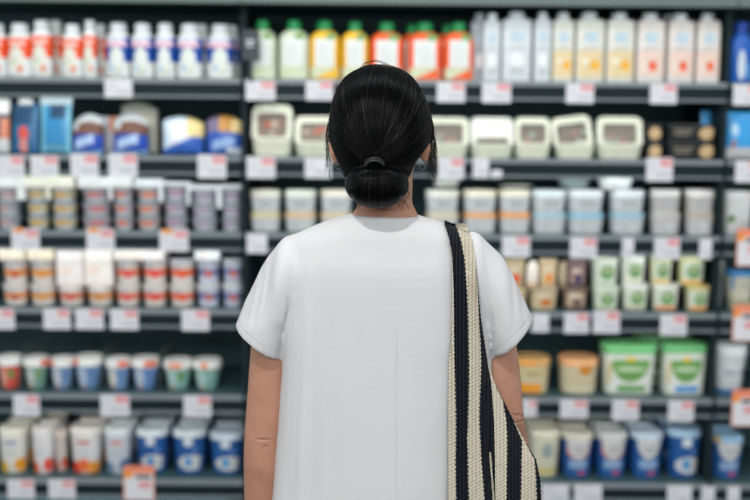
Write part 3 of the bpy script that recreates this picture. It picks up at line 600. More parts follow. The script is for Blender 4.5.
six = [(-6, 24, 423, (226, 224, 216), (236, 232, 216), fruity([(222, 180, 70), (232, 160, 50)], (120, 120, 170)), 'white tall tub with yellow fruit at the picture edge'),
       (29, 51, 424, (222, 222, 222), (232, 226, 222), fruity([(232, 110, 50), (226, 80, 60)], (225, 205, 195)), 'slim white tall tub with orange fruit'),
       (66, 99, 422, (222, 222, 220), (236, 228, 222), fruity([(222, 50, 44), (232, 110, 60), (230, 150, 60)], (200, 80, 70)), 'wide white tall tub with red fruit'),
       (101, 129, 423.5, (202, 208, 216), (230, 234, 236), fruity([(110, 140, 170), (80, 120, 160)], (206, 110, 90)), 'grey blue tall tub beside the red fruit one'),
       (133, 166, 424, (60, 104, 156), (216, 226, 230), swirl, 'blue swirl tub beside the grey blue tub'),
       (170, 204, 424.5, (60, 104, 156), (218, 228, 232), swirl, 'middle blue swirl tub'),
       (207, 244, 427, (66, 112, 164), (206, 220, 230), swirl, 'widest blue swirl tub beside the woman arm'),
       (531, 563, 425, (214, 210, 188), (228, 224, 200), plaincream, 'cream tall tub beside the striped bag'),
       (564, 596.5, 427.5, (52, 96, 156), (222, 216, 200), shieldblue((236, 132, 70)), 'blue tub with orange edged shield beside the cream one'),
       (598.5, 631, 427, (52, 96, 156), (214, 216, 214), shieldblue((236, 132, 70)), 'blue tub with orange edged shield, farther from the cream one'),
       (634, 667, 427, (56, 104, 160), (200, 216, 230), shieldblue(None), 'blue tub with plain white shield'),
       (671, 707, 424, (52, 100, 154), (170, 200, 226), swirl, 'blue tub with white blossom beside the dark gap'),
       (715, 748, 430.5, (60, 112, 166), (150, 190, 220), shieldblue(None), 'blue tub with yellow specked lid near the second post')]
for k, (a, b, y, bc, lc, pf, d) in enumerate(six):
    ring = ((226, 180, 60), -.8, .4) if k == 12 else None
    tub('tall_tub', 'tub', 5, a, b, y, d, G, bc, lc, pf, 2.3, .84, .95, lidh=.13, ring=ring)
    for r in (1, 2) if k != 12 else (1,):
        m = ((b - a) * px * .95 + .010) * r; s = YS / (YS + m)
        aa, bb = 375 + (a - 375) * s, 375 + (b - 375) * s
        yy = HORIZON + (y - HORIZON) * s - (1.5, 3)[r - 1]
        tub('tall_tub', 'tub', 5, aa, bb, yy, d.replace('beside the', 'by the') + (', second row behind' if r == 1 else ', third row behind'), G, bc, lc if r == 1 else [(232, 234, 232), (232, 220, 200), (190, 212, 232), (226, 228, 220)][k % 4], pf, 2.3, .84, .95, lidh=.13, dy=m, where=False, reg=False)
for (a, b, y, d) in [(135, 163, 411, 'white lidded blue tub stacked on the back row swirl tubs'), (212, 243, 414, 'white lidded blue tub stacked on the back row by the arm'), (52, 66, 428, 'slim white tub with dark orange fruit set back between two tubs')]:
    if y > 420: tub('tall_tub', 'tub', 5, a, b, y, d, G, (206, 196, 190), (230, 214, 204), fruity([(190, 70, 40), (210, 90, 50)], (216, 190, 170)), 2.3, .86, .95, lidh=.12, dy=.04, where=False, reg=False)

# ------------------------------------------------------------------ price tags
TAGW = M((222, 222, 226), .45, .4, .02); TAGR = M((222, 156, 160), .5); TAGO = M((238, 142, 108), .5); TAGX = M((198, 200, 208), .5)
used = set()
def tag(row, x0, x1, y0, y1, orange=False, red=True, spot=None, own=None):
    Yt = YS - .0185
    A, B = at(x0, y1, Yt), at(x1, y0, Yt)
    cx = (x0 + x1) / 2
    best = sorted((abs((p[1] + p[2]) / 2 - cx), p[3]) for p in PROD if p[0] == row)
    dd, ph = next((p for p in best if own or (row, p[1]) not in used))
    if not own: used.add((row, ph))
    short = {'dented cheese bag with brown top, second of the blue labelled bags': 'dented cheese bag with brown top', 'lower pale tub with green rim under the blue lidded one past the post': 'pale tub under the bright blue lid'}
    ph = short.get(ph, ph)
    lab = own or next(l for l in [(h + ' below the ' + ph) for h in (('large orange edged price card', 'orange edged price card', 'orange price card') if orange else ('white price tag', 'price tag', 'tag'))] if len(l.split()) <= 16)
    t = thing('price_card' if orange else 'price_tag', lab, 'price tag', ((A.x + B.x) / 2, Yt, A.z), 0, 'price tags on the shelf rails')
    W, H = B.x - A.x, B.z - A.z; r = MB()
    MB().box(-W / 2, W / 2, -.001, .0022, 0, H, TAGO if orange else TAGW).build('plate', t, 0)
    p = MB()
    if orange:
        p.box(-W * .465, W * .465, -.0018, -.0012, H * .02, H * .78, TAGW); p.box(W * .0, W * .38, -.0026, -.002, H * .35, H * .55, TAGR); p.box(-W * .1, W * .40, -.0026, -.002, H * .64, H * .74, M((70, 60, 60), .5)); p.box(-W * .46, -W * .2, -.0026, -.002, H * .66, H * .84, M((240, 150, 50), .5))
    else:
        if red: p.box(W * .02, W * .46, -.0018, -.0012, H * .62, H * .95, TAGR)
        for k in range(3): p.box(-W * .42, -W * (.08 + .05 * (k % 2)), -.0018, -.0012, H * (.70 - .17 * k), H * (.76 - .17 * k), TAGX)
        p.box(-W * .1, W * .40, -.0018, -.0012, H * .18, H * .42, TAGX)
        if spot: p.box(-W * .42, -W * .05, -.0022, -.0012, H * .84, H * 1.04, M((240, 150, 60), .5))
    p.build('print', t, 0)
for x0, x1, y0, y1, red in [(105, 132, 79, 97.5, 0), (246, 275, 81, 100, 1), (306, 333, 81, 100, 1), (437, 465, 82.5, 102, 1), (482, 511, 83, 102.5, 1), (566, 594, 83.5, 103, 1), (650, 677, 84, 103.5, 1), (733, 762, 85, 105, 1)]: tag(0, x0, x1, y0, y1, False, red)
for x0, x1, y0, y1, red in [(-3, 24, 156, 176, 1), (31, 58, 156, 176, 1), (71, 98, 154, 177, 1), (109, 137, 154, 177, 1), (198, 226, 155, 178, 1), (247, 275, 157, 178, 1), (305, 331, 158, 178, 0), (438, 464, 158, 179, 1), (473, 489, 158, 178, 0), (646, 673, 158, 181, 1), (735, 762, 161, 182, 1)]: tag(1, x0, x1, y0, y1, False, red)
for x0, x1, y0, y1, red, sp in [(12, 39, 229, 250, 1, 1), (87, 114, 229, 250, 1, 1), (160, 188, 230, 251, 1, 1), (247, 267, 234, 253, 0, 0), (502, 530, 236.5, 257, 1, 0), (570, 597, 237.5, 258, 1, 0), (622, 634, 238, 258, 0, 0), (654, 680, 238, 259, 1, 0), (699, 712, 239, 259, 0, 0)]: tag(2, x0, x1, y0, y1, False, red, sp)
tag(2, 736, 760, 229, 266, True)
for x0, x1, y0, y1, red in [(-12, 14, 309, 329, 1), (44, 70, 309, 329, 1), (76, 103, 309, 329, 1), (111, 138, 309.5, 329.5, 1), (182, 209, 310, 330.5, 1), (532, 549, 314, 332, 0), (564, 589, 313, 333, 1), (593, 620, 311, 333, 1), (660, 687, 315, 335, 1)]: tag(3, x0, x1, y0, y1, False, red)
tag(3, 732, 757, 305, 341, True)
for x0, x1, y0, y1, red in [(14, 39, 395, 416, 1), (101, 129, 395, 416, 1), (184, 211, 396, 417, 1), (522, 537, 400, 417, 1), (560, 588, 400, 418, 1), (612, 639, 400, 420, 1), (668, 694, 401, 421, 1)]: tag(4, x0, x1, y0, y1, False, red)
tag(4, 731, 756, 390, 426, True)
for x0, x1, y0, y1, red in [(8, 34, 480, 498, 1), (541, 569, 485, 502, 0), (574, 602, 485, 503, 0), (667, 692, 486, 504, 0)]: tag(5, x0, x1, y0, y1, False, red)
tag(5, 124, 154, 466, 500, True)
tag(1, 491, 502, 170, 178, red=False, own='tiny low price tag beside the one under the all white cheese tray')
tag(5, 49, 75, 480, 498, own='white price tag below the slim tub with dark orange fruit')
tag(5, 701, 715, 487, 504, red=False, own='narrow white price tag below the dark gap on the bottom rail')
tag(5, 727, 740, 487, 505, red=False, own='narrow white price tag below the blue tub with yellow specked lid')

# ------------------------------------------------------------------ the woman
FEET = Vector((at(382, 300, PY).x, PY, 0))
woman = thing('person', 'person with black tied hair in a white short sleeved top, seen from behind', 'person', FEET)
def pp(x, y, dy=0): return at(x, y, PY + dy)
U = at(376, 250, PY).x - at(375, 250, PY).x                    # metres per pixel at her depth
def tube(mb, pts, rad, m, n=16):
    """a tapered limb with rounded ends"""
    pts = [Vector(p) for p in pts]; rs = []
    for i, p in enumerate(pts):
        d = (pts[min(i + 1, len(pts) - 1)] - pts[max(i - 1, 0)]).normalized()
        u = d.cross(Vector((0, 1, 0.01))).normalized(); v = d.cross(u)
        ring = lambda c, r: [c + u * r * math.cos(2 * math.pi * k / n) + v * r * math.sin(2 * math.pi * k / n) for k in range(n)]
        r = rad[i]
        if i == 0: rs += [ring(p - d * r * .95, r * .3), ring(p - d * r * .7, r * .72)]
        rs.append(ring(p, r))
        if i == len(pts) - 1: rs += [ring(p + d * r * .7, r * .72), ring(p + d * r * .95, r * .3)]
    mb.rings(rs, m)
def ell(mb, c, rx, ry, rz, m, n=20, k=12):
    c = Vector(c)
    mb.rings([[c + Vector((rx * math.sin(math.pi * j / k) * math.cos(2 * math.pi * i / n), ry * math.sin(math.pi * j / k) * math.sin(2 * math.pi * i / n), -rz * math.cos(math.pi * j / k))) for i in range(n)] for j in [.25] + list(range(1, k)) + [k - .25]], m)
def bake(mb, name, vox, smooth, parent, m, it=4):
    """join overlapping solids into one continuous skin"""
    o = mb.build('raw', None, 0)
    r = o.modifiers.new('r', 'REMESH'); r.mode = 'VOXEL'; r.voxel_size = vox
    if it: s = o.modifiers.new('s', 'SMOOTH'); s.factor = smooth; s.iterations = it
    me = bpy.data.meshes.new_from_object(o.evaluated_get(bpy.context.evaluated_depsgraph_get())); me.name = name
    bpy.data.objects.remove(o)
    me.materials.clear(); me.materials.append(m); me.transform(Matrix.Translation(-parent.location))
    me.polygons.foreach_set('use_smooth', [True] * len(me.polygons)); me.polygons.foreach_set('material_index', [0] * len(me.polygons))
    b = bpy.data.objects.new(name, me); C.objects.link(b); b.parent = parent
    return b
SKIN = bpy.data.materials.new('skin'); SKIN.use_nodes = True
def skin_nodes():
    nt = SKIN.node_tree; b = nt.nodes['Principled BSDF']
    b.inputs['Roughness'].default_value = .48; b.inputs['Subsurface Weight'].default_value = .08; b.inputs['Subsurface Radius'].default_value = (.02, .008, .004); b.inputs['Specular IOR Level'].default_value = .35
    tc = nt.nodes.new('ShaderNodeTexCoord'); n = nt.nodes.new('ShaderNodeTexNoise'); n.inputs['Scale'].default_value = 25; n.inputs['Detail'].default_value = 5
    r = nt.nodes.new('ShaderNodeValToRGB'); r.color_ramp.elements[0].position = .3; r.color_ramp.elements[1].position = .7
    r.color_ramp.elements[0].color = (*lin((165, 119, 97)), 1); r.color_ramp.elements[1].color = (*lin((180, 134, 111)), 1)
    nt.links.new(tc.outputs['Object'], n.inputs['Vector']); nt.links.new(n.outputs[0], r.inputs[0]); nt.links.new(r.outputs[0], b.inputs['Base Color'])
    n2 = nt.nodes.new('ShaderNodeTexNoise'); n2.inputs['Scale'].default_value = 380; bp = nt.nodes.new('ShaderNodeBump'); bp.inputs['Strength'].default_value = .12; bp.inputs['Distance'].default_value = .001
    nt.links.new(tc.outputs['Object'], n2.inputs['Vector']); nt.links.new(n2.outputs[0], bp.inputs['Height']); nt.links.new(bp.outputs[0], b.inputs['Normal'])
skin_nodes()
# body: head, neck, trunk, arms, hands, legs in one skin
B = MB(); X0 = pp(382, 130).x
ell(B, (X0, PY + .01, pp(382, 122).z), .072, .094, .092, SKIN)                        # cranium
ell(B, (X0, PY + .045, pp(382, 158).z), .056, .058, .072, SKIN)                       # jaw and face
ell(B, (X0, PY + .092, pp(382, 190).z), .022, .016, .016, SKIN)                       # chin
tube(B, [(X0, PY + .098, pp(382, 136).z), (X0, PY + .115, pp(382, 154).z)], [.006, .011], SKIN, 10)      # nose
ell(B, (X0, PY + .099, pp(382, 171).z), .020, .008, .007, SKIN)                       # lips
for s in (-1, 1):
    ell(B, (X0 + s * .030, PY + .090, pp(382, 127).z), .022, .012, .006, SKIN)        # brows
tube(B, [pp(333.5, 142, .012), pp(334, 154, .006), pp(336, 161, .008)], [.0085, .008, .006], SKIN, 10)   # ears
tube(B, [pp(427, 140, .012), pp(426, 152, .006), pp(424.5, 160, .008)], [.0085, .008, .006], SKIN, 10)
NX = pp(386, 200).x
def ering(x0, x1, y, hd, cy, e=2.2, n=32):
    a, b = pp(x0, y), pp(x1, y); hw = (b.x - a.x) / 2; c = (a + b) / 2
    return [(c.x + x, PY + cy + yy, c.z) for x, yy in sup(hw, hd, e, n)]
B.rings([ering(354, 412, 150, .050, .01), ering(358, 413, 185, .048, .012), ering(359, 412, 203, .048, .005), ering(354, 417, 212, .050, 0), ering(346, 420, 222, .052, 0), ering(322, 446, 234, .058, .01), ering(304, 464, 252, .072, .01), ering(298, 470, 300, .09, .01), ering(306, 464, 380, .085, .01), ering(308, 464, 440, .082, .01), ering(296, 478, 520, .095, .01), ering(292, 482, 580, .10, .01), ering(298, 476, 640, .09, .01)], SKIN)
tube(B, [pp(312, 268), pp(288, 305), pp(273, 350), pp(269, 400), pp(265, 434, -.004), pp(265, 462, .0), pp(264, 500, .012), pp(262, 560, .03), pp(261, 606, .045)], [.042, .040, .0375, .0365, .0345, .036, .0335, .027, .023], SKIN)
ell(B, pp(266, 439, -.026), .012, .010, .011, SKIN, 12, 8)
tube(B, [pp(455, 268), pp(481, 305), pp(497, 350, .004), pp(500, 385), pp(503, 414, -.004), pp(509, 440, .03), pp(516, 475, .08), pp(522, 530, .15), pp(524, 566, .20)], [.042, .038, .0335, .0355, .034, .0325, .031, .026, .022], SKIN)
ell(B, pp(508, 419, -.024), .012, .010, .011, SKIN, 12, 8)
def hand(w, d, side, fwd):
    """palm, four fingers, a thumb off the palm's side"""
    w = Vector(w); d = Vector(d).normalized(); f = Vector(fwd); f = (f - d * f.dot(d)).normalized(); nrm = d.cross(f)
    for q in (-.024, -.008, .008, .024): tube(B, [w + f * q * .6 + d * .01, w + f * q + d * .075], [.0135, .0120], SKIN, 10)
    for q, ln in ((.027, .066), (.009, .076), (-.009, .071), (-.026, .055)):
        b0 = w + f * q + d * .08; c1 = nrm * side
        p1 = b0 + d * ln * .45 + c1 * .006; p2 = p1 + d * ln * .3 + c1 * .010; p3 = p2 + d * ln * .22 + c1 * .013
        tube(B, [b0 - d * .01, p1, p2, p3], [.0092, .0085, .0078, .0068], SKIN, 10)
    t0 = w + f * .028 + d * .025
    tube(B, [t0 - f * .01, t0 + f * .016 + d * .028 + nrm * side * .008, t0 + f * .020 + d * .055 + nrm * side * .014], [.013, .0105, .0085], SKIN, 10)
hand(pp(261, 608, .045), (0, .12, -1), -1, (.15, 1, 0)); hand(pp(524, 568, .20), (.04, .55, -.8), 1, (-.2, .8, .5))
for s in (-1, 1):
    lx = FEET.x + s * .085
    tube(B, [(lx, PY + .01, .82), (lx, PY + .015, .62), (lx, PY, .46), (lx, PY - .008, .34), (lx, PY - .005, .10)], [.085, .072, .054, .053, .036], SKIN)
body = bake(B, 'body', .0042, .5, woman, SKIN, 6)
def creases():
    segs = [((253, 437), (275, 440)), ((263, 446), (271, 444.5)), ((511, 413), (527, 419)), ((514, 422), (529, 424))]
    segs = [[Vector((p.x, 0, p.z)) for p in (pp(*a, -.03), pp(*b, -.03))] for a, b in segs]
    at_ = body.data.attributes.new('crease', 'FLOAT', 'POINT'); out = []
    for v in body.data.vertices:
        p = v.co + FEET
        if p.y > PY - .005 or not .9 < p.z < 1.2: out.append(1); continue
        q = Vector((p.x, 0, p.z)); best = 1
        for a, b in segs:
            t = max(0, min(1, (q - a).dot(b - a) / (b - a).length_squared)); best = min(best, (q - a.lerp(b, t)).length + .002 * abs(2 * t - 1))
        out.append(best)
    at_.data.foreach_set('value', out)
    nt = SKIN.node_tree; N = nt.nodes; at2 = N.new('ShaderNodeAttribute'); at2.attribute_name = 'crease'
    mr = N.new('ShaderNodeMapRange'); mr.interpolation_type = 'SMOOTHSTEP'; mr.inputs[1].default_value = 0; mr.inputs[2].default_value = .0045
    bp = N.new('ShaderNodeBump'); bp.inputs['Strength'].default_value = .6; bp.inputs['Distance'].default_value = .004
    nt.links.new(at2.outputs['Fac'], mr.inputs[0]); nt.links.new(mr.outputs[0], bp.inputs['Height'])
    b = N['Principled BSDF']; old = b.inputs['Normal'].links[0].from_socket
    nt.links.new(old, bp.inputs['Normal']); nt.links.new(bp.outputs[0], b.inputs['Normal'])
creases()
for s in (-1, 1):
    e = MB(); ell(e, (X0 + s * .031, PY + .086, pp(382, 135).z), .0125, .0125, .0125, M((230, 228, 224), .2)); ell(e, (X0 + s * .031, PY + .096, pp(382, 135).z), .0055, .0036, .0055, M((40, 26, 20), .2))
    e.build('eye', woman, 60, FEET)

# white top
SHIRT = bpy.data.materials.new('white_ribbed_cotton'); SHIRT.use_nodes = True
def shirt_nodes():
    nt = SHIRT.node_tree; N = nt.nodes; Lk = nt.links; b = N['Principled BSDF']
    b.inputs['Base Color'].default_value = (*lin((218, 216, 213)), 1); b.inputs['Roughness'].default_value = .85; b.inputs['Specular IOR Level'].default_value = .15
    b.inputs['Sheen Weight'].default_value = .08
    tc = N.new('ShaderNodeTexCoord')
    wv = N.new('ShaderNodeTexWave'); wv.bands_direction = 'Z'; wv.inputs['Scale'].default_value = 66; wv.inputs['Distortion'].default_value = .6; wv.inputs['Detail'].default_value = 1; wv.inputs['Detail Scale'].default_value = 1.2
    mp = N.new('ShaderNodeMapping'); mp.inputs['Scale'].default_value = (.22, .22, 3.5)
    Lk.new(tc.outputs['Object'], mp.inputs['Vector']); Lk.new(mp.outputs[0], wv.inputs['Vector'])
    ns = N.new('ShaderNodeTexNoise'); ns.inputs['Scale'].default_value = 420; Lk.new(tc.outputs['Object'], ns.inputs['Vector'])
    def attr_line(name, centre, width):
        a = N.new('ShaderNodeAttribute'); a.attribute_name = name
        s = N.new('ShaderNodeMath'); s.operation = 'SUBTRACT'; s.inputs[1].default_value = centre; Lk.new(a.outputs['Fac'], s.inputs[0])
        ab = N.new('ShaderNodeMath'); ab.operation = 'ABSOLUTE'; Lk.new(s.outputs[0], ab.inputs[0])
        mr = N.new('ShaderNodeMapRange'); mr.inputs[1].default_value = 0; mr.inputs[2].default_value = width; Lk.new(ab.outputs[0], mr.inputs[0])
        return mr.outputs[0]
    l1 = attr_line('hem', .0125, .0022); l2 = attr_line('seam', 0, .0024)
    mn = N.new('ShaderNodeMath'); mn.operation = 'MINIMUM'; Lk.new(l1, mn.inputs[0]); Lk.new(l2, mn.inputs[1])
    b1 = N.new('ShaderNodeBump'); b1.inputs['Strength'].default_value = 1.0; b1.inputs['Distance'].default_value = .00055; Lk.new(wv.outputs[0], b1.inputs['Height'])
    b2 = N.new('ShaderNodeBump'); b2.inputs['Strength'].default_value = .25; b2.inputs['Distance'].default_value = .0006; Lk.new(ns.outputs[0], b2.inputs['Height']); Lk.new(b1.outputs[0], b2.inputs['Normal'])
    b3 = N.new('ShaderNodeBump'); b3.inputs['Strength'].default_value = .45; b3.inputs['Distance'].default_value = .002; Lk.new(mn.outputs[0], b3.inputs['Height']); Lk.new(b2.outputs[0], b3.inputs['Normal'])
    rc = N.new('ShaderNodeValToRGB'); rc.color_ramp.elements[0].position = .08; rc.color_ramp.elements[1].position = .42      # shade in the fine grooves of the weave, put into the colour
    rc.color_ramp.elements[0].color = (*lin((210, 211, 213)), 1); rc.color_ramp.elements[1].color = (*lin((226, 226, 227)), 1)
    Lk.new(wv.outputs[0], rc.inputs[0]); Lk.new(rc.outputs[0], b.inputs['Base Color'])
    Lk.new(b3.outputs[0], b.inputs['Normal'])
shirt_nodes()
def spline_rings(rs, k=5):
    out = []; rs = [[Vector(p) for p in q] for q in rs]
    for i in range(len(rs) - 1):
        q0, q1, q2, q3 = rs[max(i - 1, 0)], rs[i], rs[i + 1], rs[min(i + 2, len(rs) - 1)]
        for s_ in range(k):
            f = s_ / k; out.append([.5 * ((2 * b) + (c - a) * f + (2 * a - 5 * b + 4 * c - d) * f * f + (3 * b - a - 3 * c + d) * f ** 3) for a, b, c, d in zip(q0, q1, q2, q3)])
    return out + [rs[-1]]
T = MB()
T.rings(spline_rings([ering(349, 420, 214.6, .062, 0, 2.4, 40), ering(341, 425, 216.5, .066, 0, 2.4, 40), ering(322, 445, 222.5, .070, .0, 2.4, 40), ering(300, 468, 232, .080, .0, 2.4, 40), ering(284, 483, 244, .092, .005, 2.5, 40), ering(281, 487, 270, .104, .005, 2.8, 40), ering(282, 488, 320, .112, .008, 3.2, 40), ering(284, 489.5, 358, .116, .01, 3.4, 40), ering(279, 492, 430, .122, .012, 2.9, 40), ering(273, 496, 500, .130, .015, 2.6, 40), ering(266, 504, 590, .138, .015, 2.6, 40), ering(266, 504, 600, .13, .015, 2.6, 40)]), SHIRT)
HEMS = []
def sleeve(R):
    rs = []
    for (a, b, hd) in R:
        P_, Q = pp(*a), pp(*b); c = (P_ + Q) / 2; h = (P_ - Q) / 2
        rs.append((c, h, hd))
    n = 28
    ring = lambda c, h, hd, s=1: [c + h * s * math.cos(2 * math.pi * k / n) + Vector((0, hd * s * math.sin(2 * math.pi * k / n), 0)) for k in range(n)]
    out = spline_rings([[Vector(p) for p in ring(*r)] for r in rs], 4)
    c, h, hd = rs[-1]; c1 = c.lerp(rs[-2][0], .55)
    out += [ring(c, h, hd, .84), ring(c1, rs[-1][1], hd, .78)]
    T.rings(out, SHIRT)
    ax = (rs[-1][0] - rs[-2][0]); hn = rs[-1][1].normalized(); ax = (ax - hn * ax.dot(hn)).normalized()
    HEMS.append((c, ax, hn, rs[-1][1].length))
sleeve([((300, 234), (308, 316), .078), ((284, 239), (292, 326), .078), ((267, 256), (288, 338), .075), ((250, 290), (286, 348), .072), ((235, 324.5), (284.5, 357), .068)])
sleeve([((466, 232), (464, 316), .078), ((482, 233.5), (482, 326), .078), ((498, 256), (486, 336), .075), ((513, 284), (487.5, 346), .072), ((532, 316.5), (489, 355), .068)])
top = bake(T, 'tshirt', .0032, .5, woman, SHIRT, 4)
def shirt_folds():
    me = top.data
    hem = me.attributes.new('hem', 'FLOAT', 'POINT'); seam = me.attributes.new('seam', 'FLOAT', 'POINT')
    hv, sv = [], []
    xs, zs = pp(395.5, 300).x, pp(395, 480).z
    for v in me.vertices:
        p = v.co + FEET; n = v.normal
        d = min(((c - p).dot(ax) if abs((p - c).dot(hn)) < hl_ * 1.03 and (p - c).length < .12 else 1) for c, ax, hn, hl_ in HEMS); hv.append(d)
        sv.append((p.x - xs - .010 * (1.22 - p.z)) / max(.02, min(1, (pp(395, 300).z - p.z) / .16)) if p.y < PY else 1)
    cos = [v.co.copy() for v in me.vertices]; nos = [v.normal.copy() for v in me.vertices]; new = []
    for co, no in zip(cos, nos):
        p = co + FEET; q = 0
        low = max(0, min(1, (1.34 - p.z) / .35))
        if p.y < PY + .03:
            q += .0035 * low * math.sin(p.x * 34 + 1.0 + .8 * math.sin(p.z * 5))
            q += .008 * low * math.exp(-((p.x - pp(312, 400).x - .02 * (p.z - 1.1)) / .016) ** 2)
            q -= .006 * low * math.exp(-((p.x - pp(330, 400).x) / .018) ** 2)
        for sx, s in ((pp(281, 300), 1), (pp(489, 290), -1)):           # folds running down from the armholes
            for k, of in enumerate((-.005, -.019, -.034)):
                line = sx.x + s * (of + (p.z - sx.z) * (.10 + .07 * k))
                zf = math.exp(-((p.z - sx.z - .01) / .075) ** 2)
                zf *= max(0, min(1, (p.z - pp(489, 326).z) / .02))
                q += (.0060, .0050, .0034)[k] * zf * math.sin(max(-3.14, min(3.14, (p.x - line) / .0075)))
        q += .0022 * noise.noise(p * 11)
        new += (co + no * q)[:]
    me.vertices.foreach_set('co', new); me.update()
    hem, seam = me.attributes['hem'], me.attributes['seam']
    hem.data.foreach_set('value', hv); seam.data.foreach_set('value', sv)
shirt_folds()
# trousers and shoes, below the picture edge
TR = MB(); NAVY = M((40, 46, 58), .8)
TR.rings([ering(296, 478, 545, .108, .012), ering(288, 486, 590, .118, .012), ering(290, 484, 640, .11, .012), ering(300, 474, 668, .09, .012)], NAVY)
for s in (-1, 1):
    lx = FEET.x + s * .085; tube(TR, [(lx, PY + .01, .80), (lx, PY + .01, .6), (lx, PY, .42), (lx, PY - .005, .12)], [.093, .085, .075, .068], NAVY)
legs = bake(TR, 'trousers', .007, .5, woman, NAVY, 5)
for s in (-1, 1):
    lx = FEET.x + s * .085; sh = MB()
    sh.rings([[(lx + x * sc, PY + .06 + y * sc2, z) for x, y in sup(.043, .125, 2.6, 24)] for z, sc, sc2 in ((.001, .92, .97), (.012, 1, 1), (.028, 1, 1))], M((230, 230, 228), .6))
    sh.rings([[(lx + x * sc, PY + .06 + o + y * sc2, z) for x, y in sup(.043, .125, 2.6, 24)] for z, sc, sc2, o in ((.029, .96, .97, 0), (.05, .94, .93, -.005), (.075, .8, .6, -.05), (.10, .78, .42, -.065), (.102, .7, .36, -.065))], M((226, 226, 224), .6))
    sh.build('shoe', woman, 45, FEET)

# ------------------------------------------------------------------ hair
HAIR = bpy.data.materials.new('black_hair'); HAIR.use_nodes = True
_b = HAIR.node_tree.nodes['Principled BSDF']; _b.inputs['Base Color'].default_value = (.0010, .0011, .0014, 1); _b.inputs['Roughness'].default_value = .3; _b.inputs['Specular IOR Level'].default_value = .075
HM = MB()
HM.rings([ering(368, 388, 65.5, .018, .005, 2, 36), ering(357, 402, 70, .045, .005, 2, 36), ering(346, 412, 77, .068, .004, 2, 36), ering(338, 420, 88, .086, .002, 2.1, 36), ering(333.5, 426, 100, .096, .0, 2.1, 36), ering(331, 429.5, 114, .100, -.004, 2.1, 36), ering(329.5, 430, 128, .096, -.012, 2.1, 36), ering(331, 428.5, 141, .086, -.022, 2.1, 36), ering(336, 420, 153, .076, -.030, 2.1, 36), ering(341, 412.5, 163, .068, -.035, 2.1, 36), ering(345, 408, 175, .058, -.036, 2.1, 36), ering(353, 402, 190, .045, -.03, 2.1, 36), ering(358, 398, 199, .03, -.025, 2.1, 36)], HAIR)
TIE = pp(374.5, 161, -.112)
ell(HM, pp(377, 185, -.085), 31 * U, .047, 21.5 * U, HAIR)
hair = bake(HM, 'hair', .0045, .5, woman, HAIR, 4)
bv = BVHTree.FromPolygons([v.co + FEET for v in hair.data.vertices], [p.vertices[:] for p in hair.data.polygons])
def strands(name, paths, rad, mat, parent):
    cu = bpy.data.curves.new(name, 'CURVE'); cu.dimensions = '3D'; cu.bevel_depth = rad; cu.bevel_resolution = 0; cu.use_fill_caps = True
    for pts in paths:
        s = cu.splines.new('POLY'); s.points.add(len(pts) - 1)
        for q, (p, r) in zip(s.points, pts): q.co = (*(Vector(p) - FEET), 1); q.radius = r
        s.use_smooth = True
    o = bpy.data.objects.new(name, cu); C.objects.link(o)
    me = bpy.data.meshes.new_from_object(o.evaluated_get(bpy.context.evaluated_depsgraph_get())); me.name = name
    bpy.data.objects.remove(o); bpy.data.curves.remove(cu)
    me.materials.clear(); me.materials.append(mat); me.polygons.foreach_set('use_smooth', [True] * len(me.polygons))
    o = bpy.data.objects.new(name, me); C.objects.link(o); o.parent = parent; return o
def on_hair(p, off=.0006):
    h = bv.find_nearest(p); return h[0] + h[1] * off
paths = []; cc = pp(380, 120, -.005)
rnd = random.Random(3)
for k in range(1500):
    a = rnd.uniform(-math.pi * .5, math.pi * 1.5)                       # around the parting, from front hairline over crown and sides
    el_ = rnd.uniform(-.25, 1.35)
    st = cc + Vector((.09 * math.cos(a) * math.cos(el_), .10 * math.sin(a) * math.cos(el_), .10 * math.sin(el_)))
    if st.z < pp(380, 150).z: continue
    end = TIE + Vector((rnd.uniform(-.014, .014), .02, rnd.uniform(-.006, .006)))
    d0, d1 = (st - cc), (end - cc)
    q0, q1 = d0.normalized(), d1.normalized()
    if q0.dot(q1) < -.97: continue
    pts = []; lift = rnd.choice([.0002, .0006, .001, .0016]); jit = rnd.uniform(-.004, .004); n = 22
    for i in range(n):
        t = i / (n - 1); q = q0.slerp(q1, t); p = cc + q * .105 + Vector((jit * math.sin(3.1 * t), 0, jit * math.sin(2.3 * t)))
        pts.append((on_hair(p, lift), .45 + .55 * math.sin(math.pi * min(1, t * 1.1 + .05)) ** .5 if t < .93 else .5))
    paths.append(pts)
bc = pp(377, 185, -.085)
for k in range(420):                                                      # the bun: from the tie down over the roll
    a = rnd.uniform(-1.25, 1.25); pts = []; j = rnd.uniform(-.1, .1)
    for i in range(16):
        t = i / 15
        th = -.75 + t * (2.5 + j); x = 30 * U * math.sin(a) * (.42 + .6 * math.sin(math.pi * min(1, .15 + t * .75)))
        p = bc + Vector((x, -.055 * math.cos(th), -.040 * math.sin(th)))
        pts.append((on_hair(p, rnd.choice([.0004, .001])), .9 if i < 13 else .5))
    paths.append(pts)
loose = []
def wisp(pts, r=1, amp=.0012):
    ps = [pp(*p) for p in pts]; out = []; n = 14; ph = rnd.uniform(0, 6)
    for i in range(n + 1):
        t = i / n * (len(ps) - 1); k = min(int(t), len(ps) - 2); f = t - k
        p0, p1, p2, p3 = ps[max(k - 1, 0)], ps[k], ps[k + 1], ps[min(k + 2, len(ps) - 1)]
        p = .5 * ((2 * p1) + (p2 - p0) * f + (2 * p0 - 5 * p1 + 4 * p2 - p3) * f * f + (3 * p1 - p0 - 3 * p2 + p3) * f ** 3)
        out.append((p + Vector((amp * math.sin(ph + i * .7), 0, 0)), r * (1 - .6 * i / n)))
    loose.append(out)
R = rnd.uniform
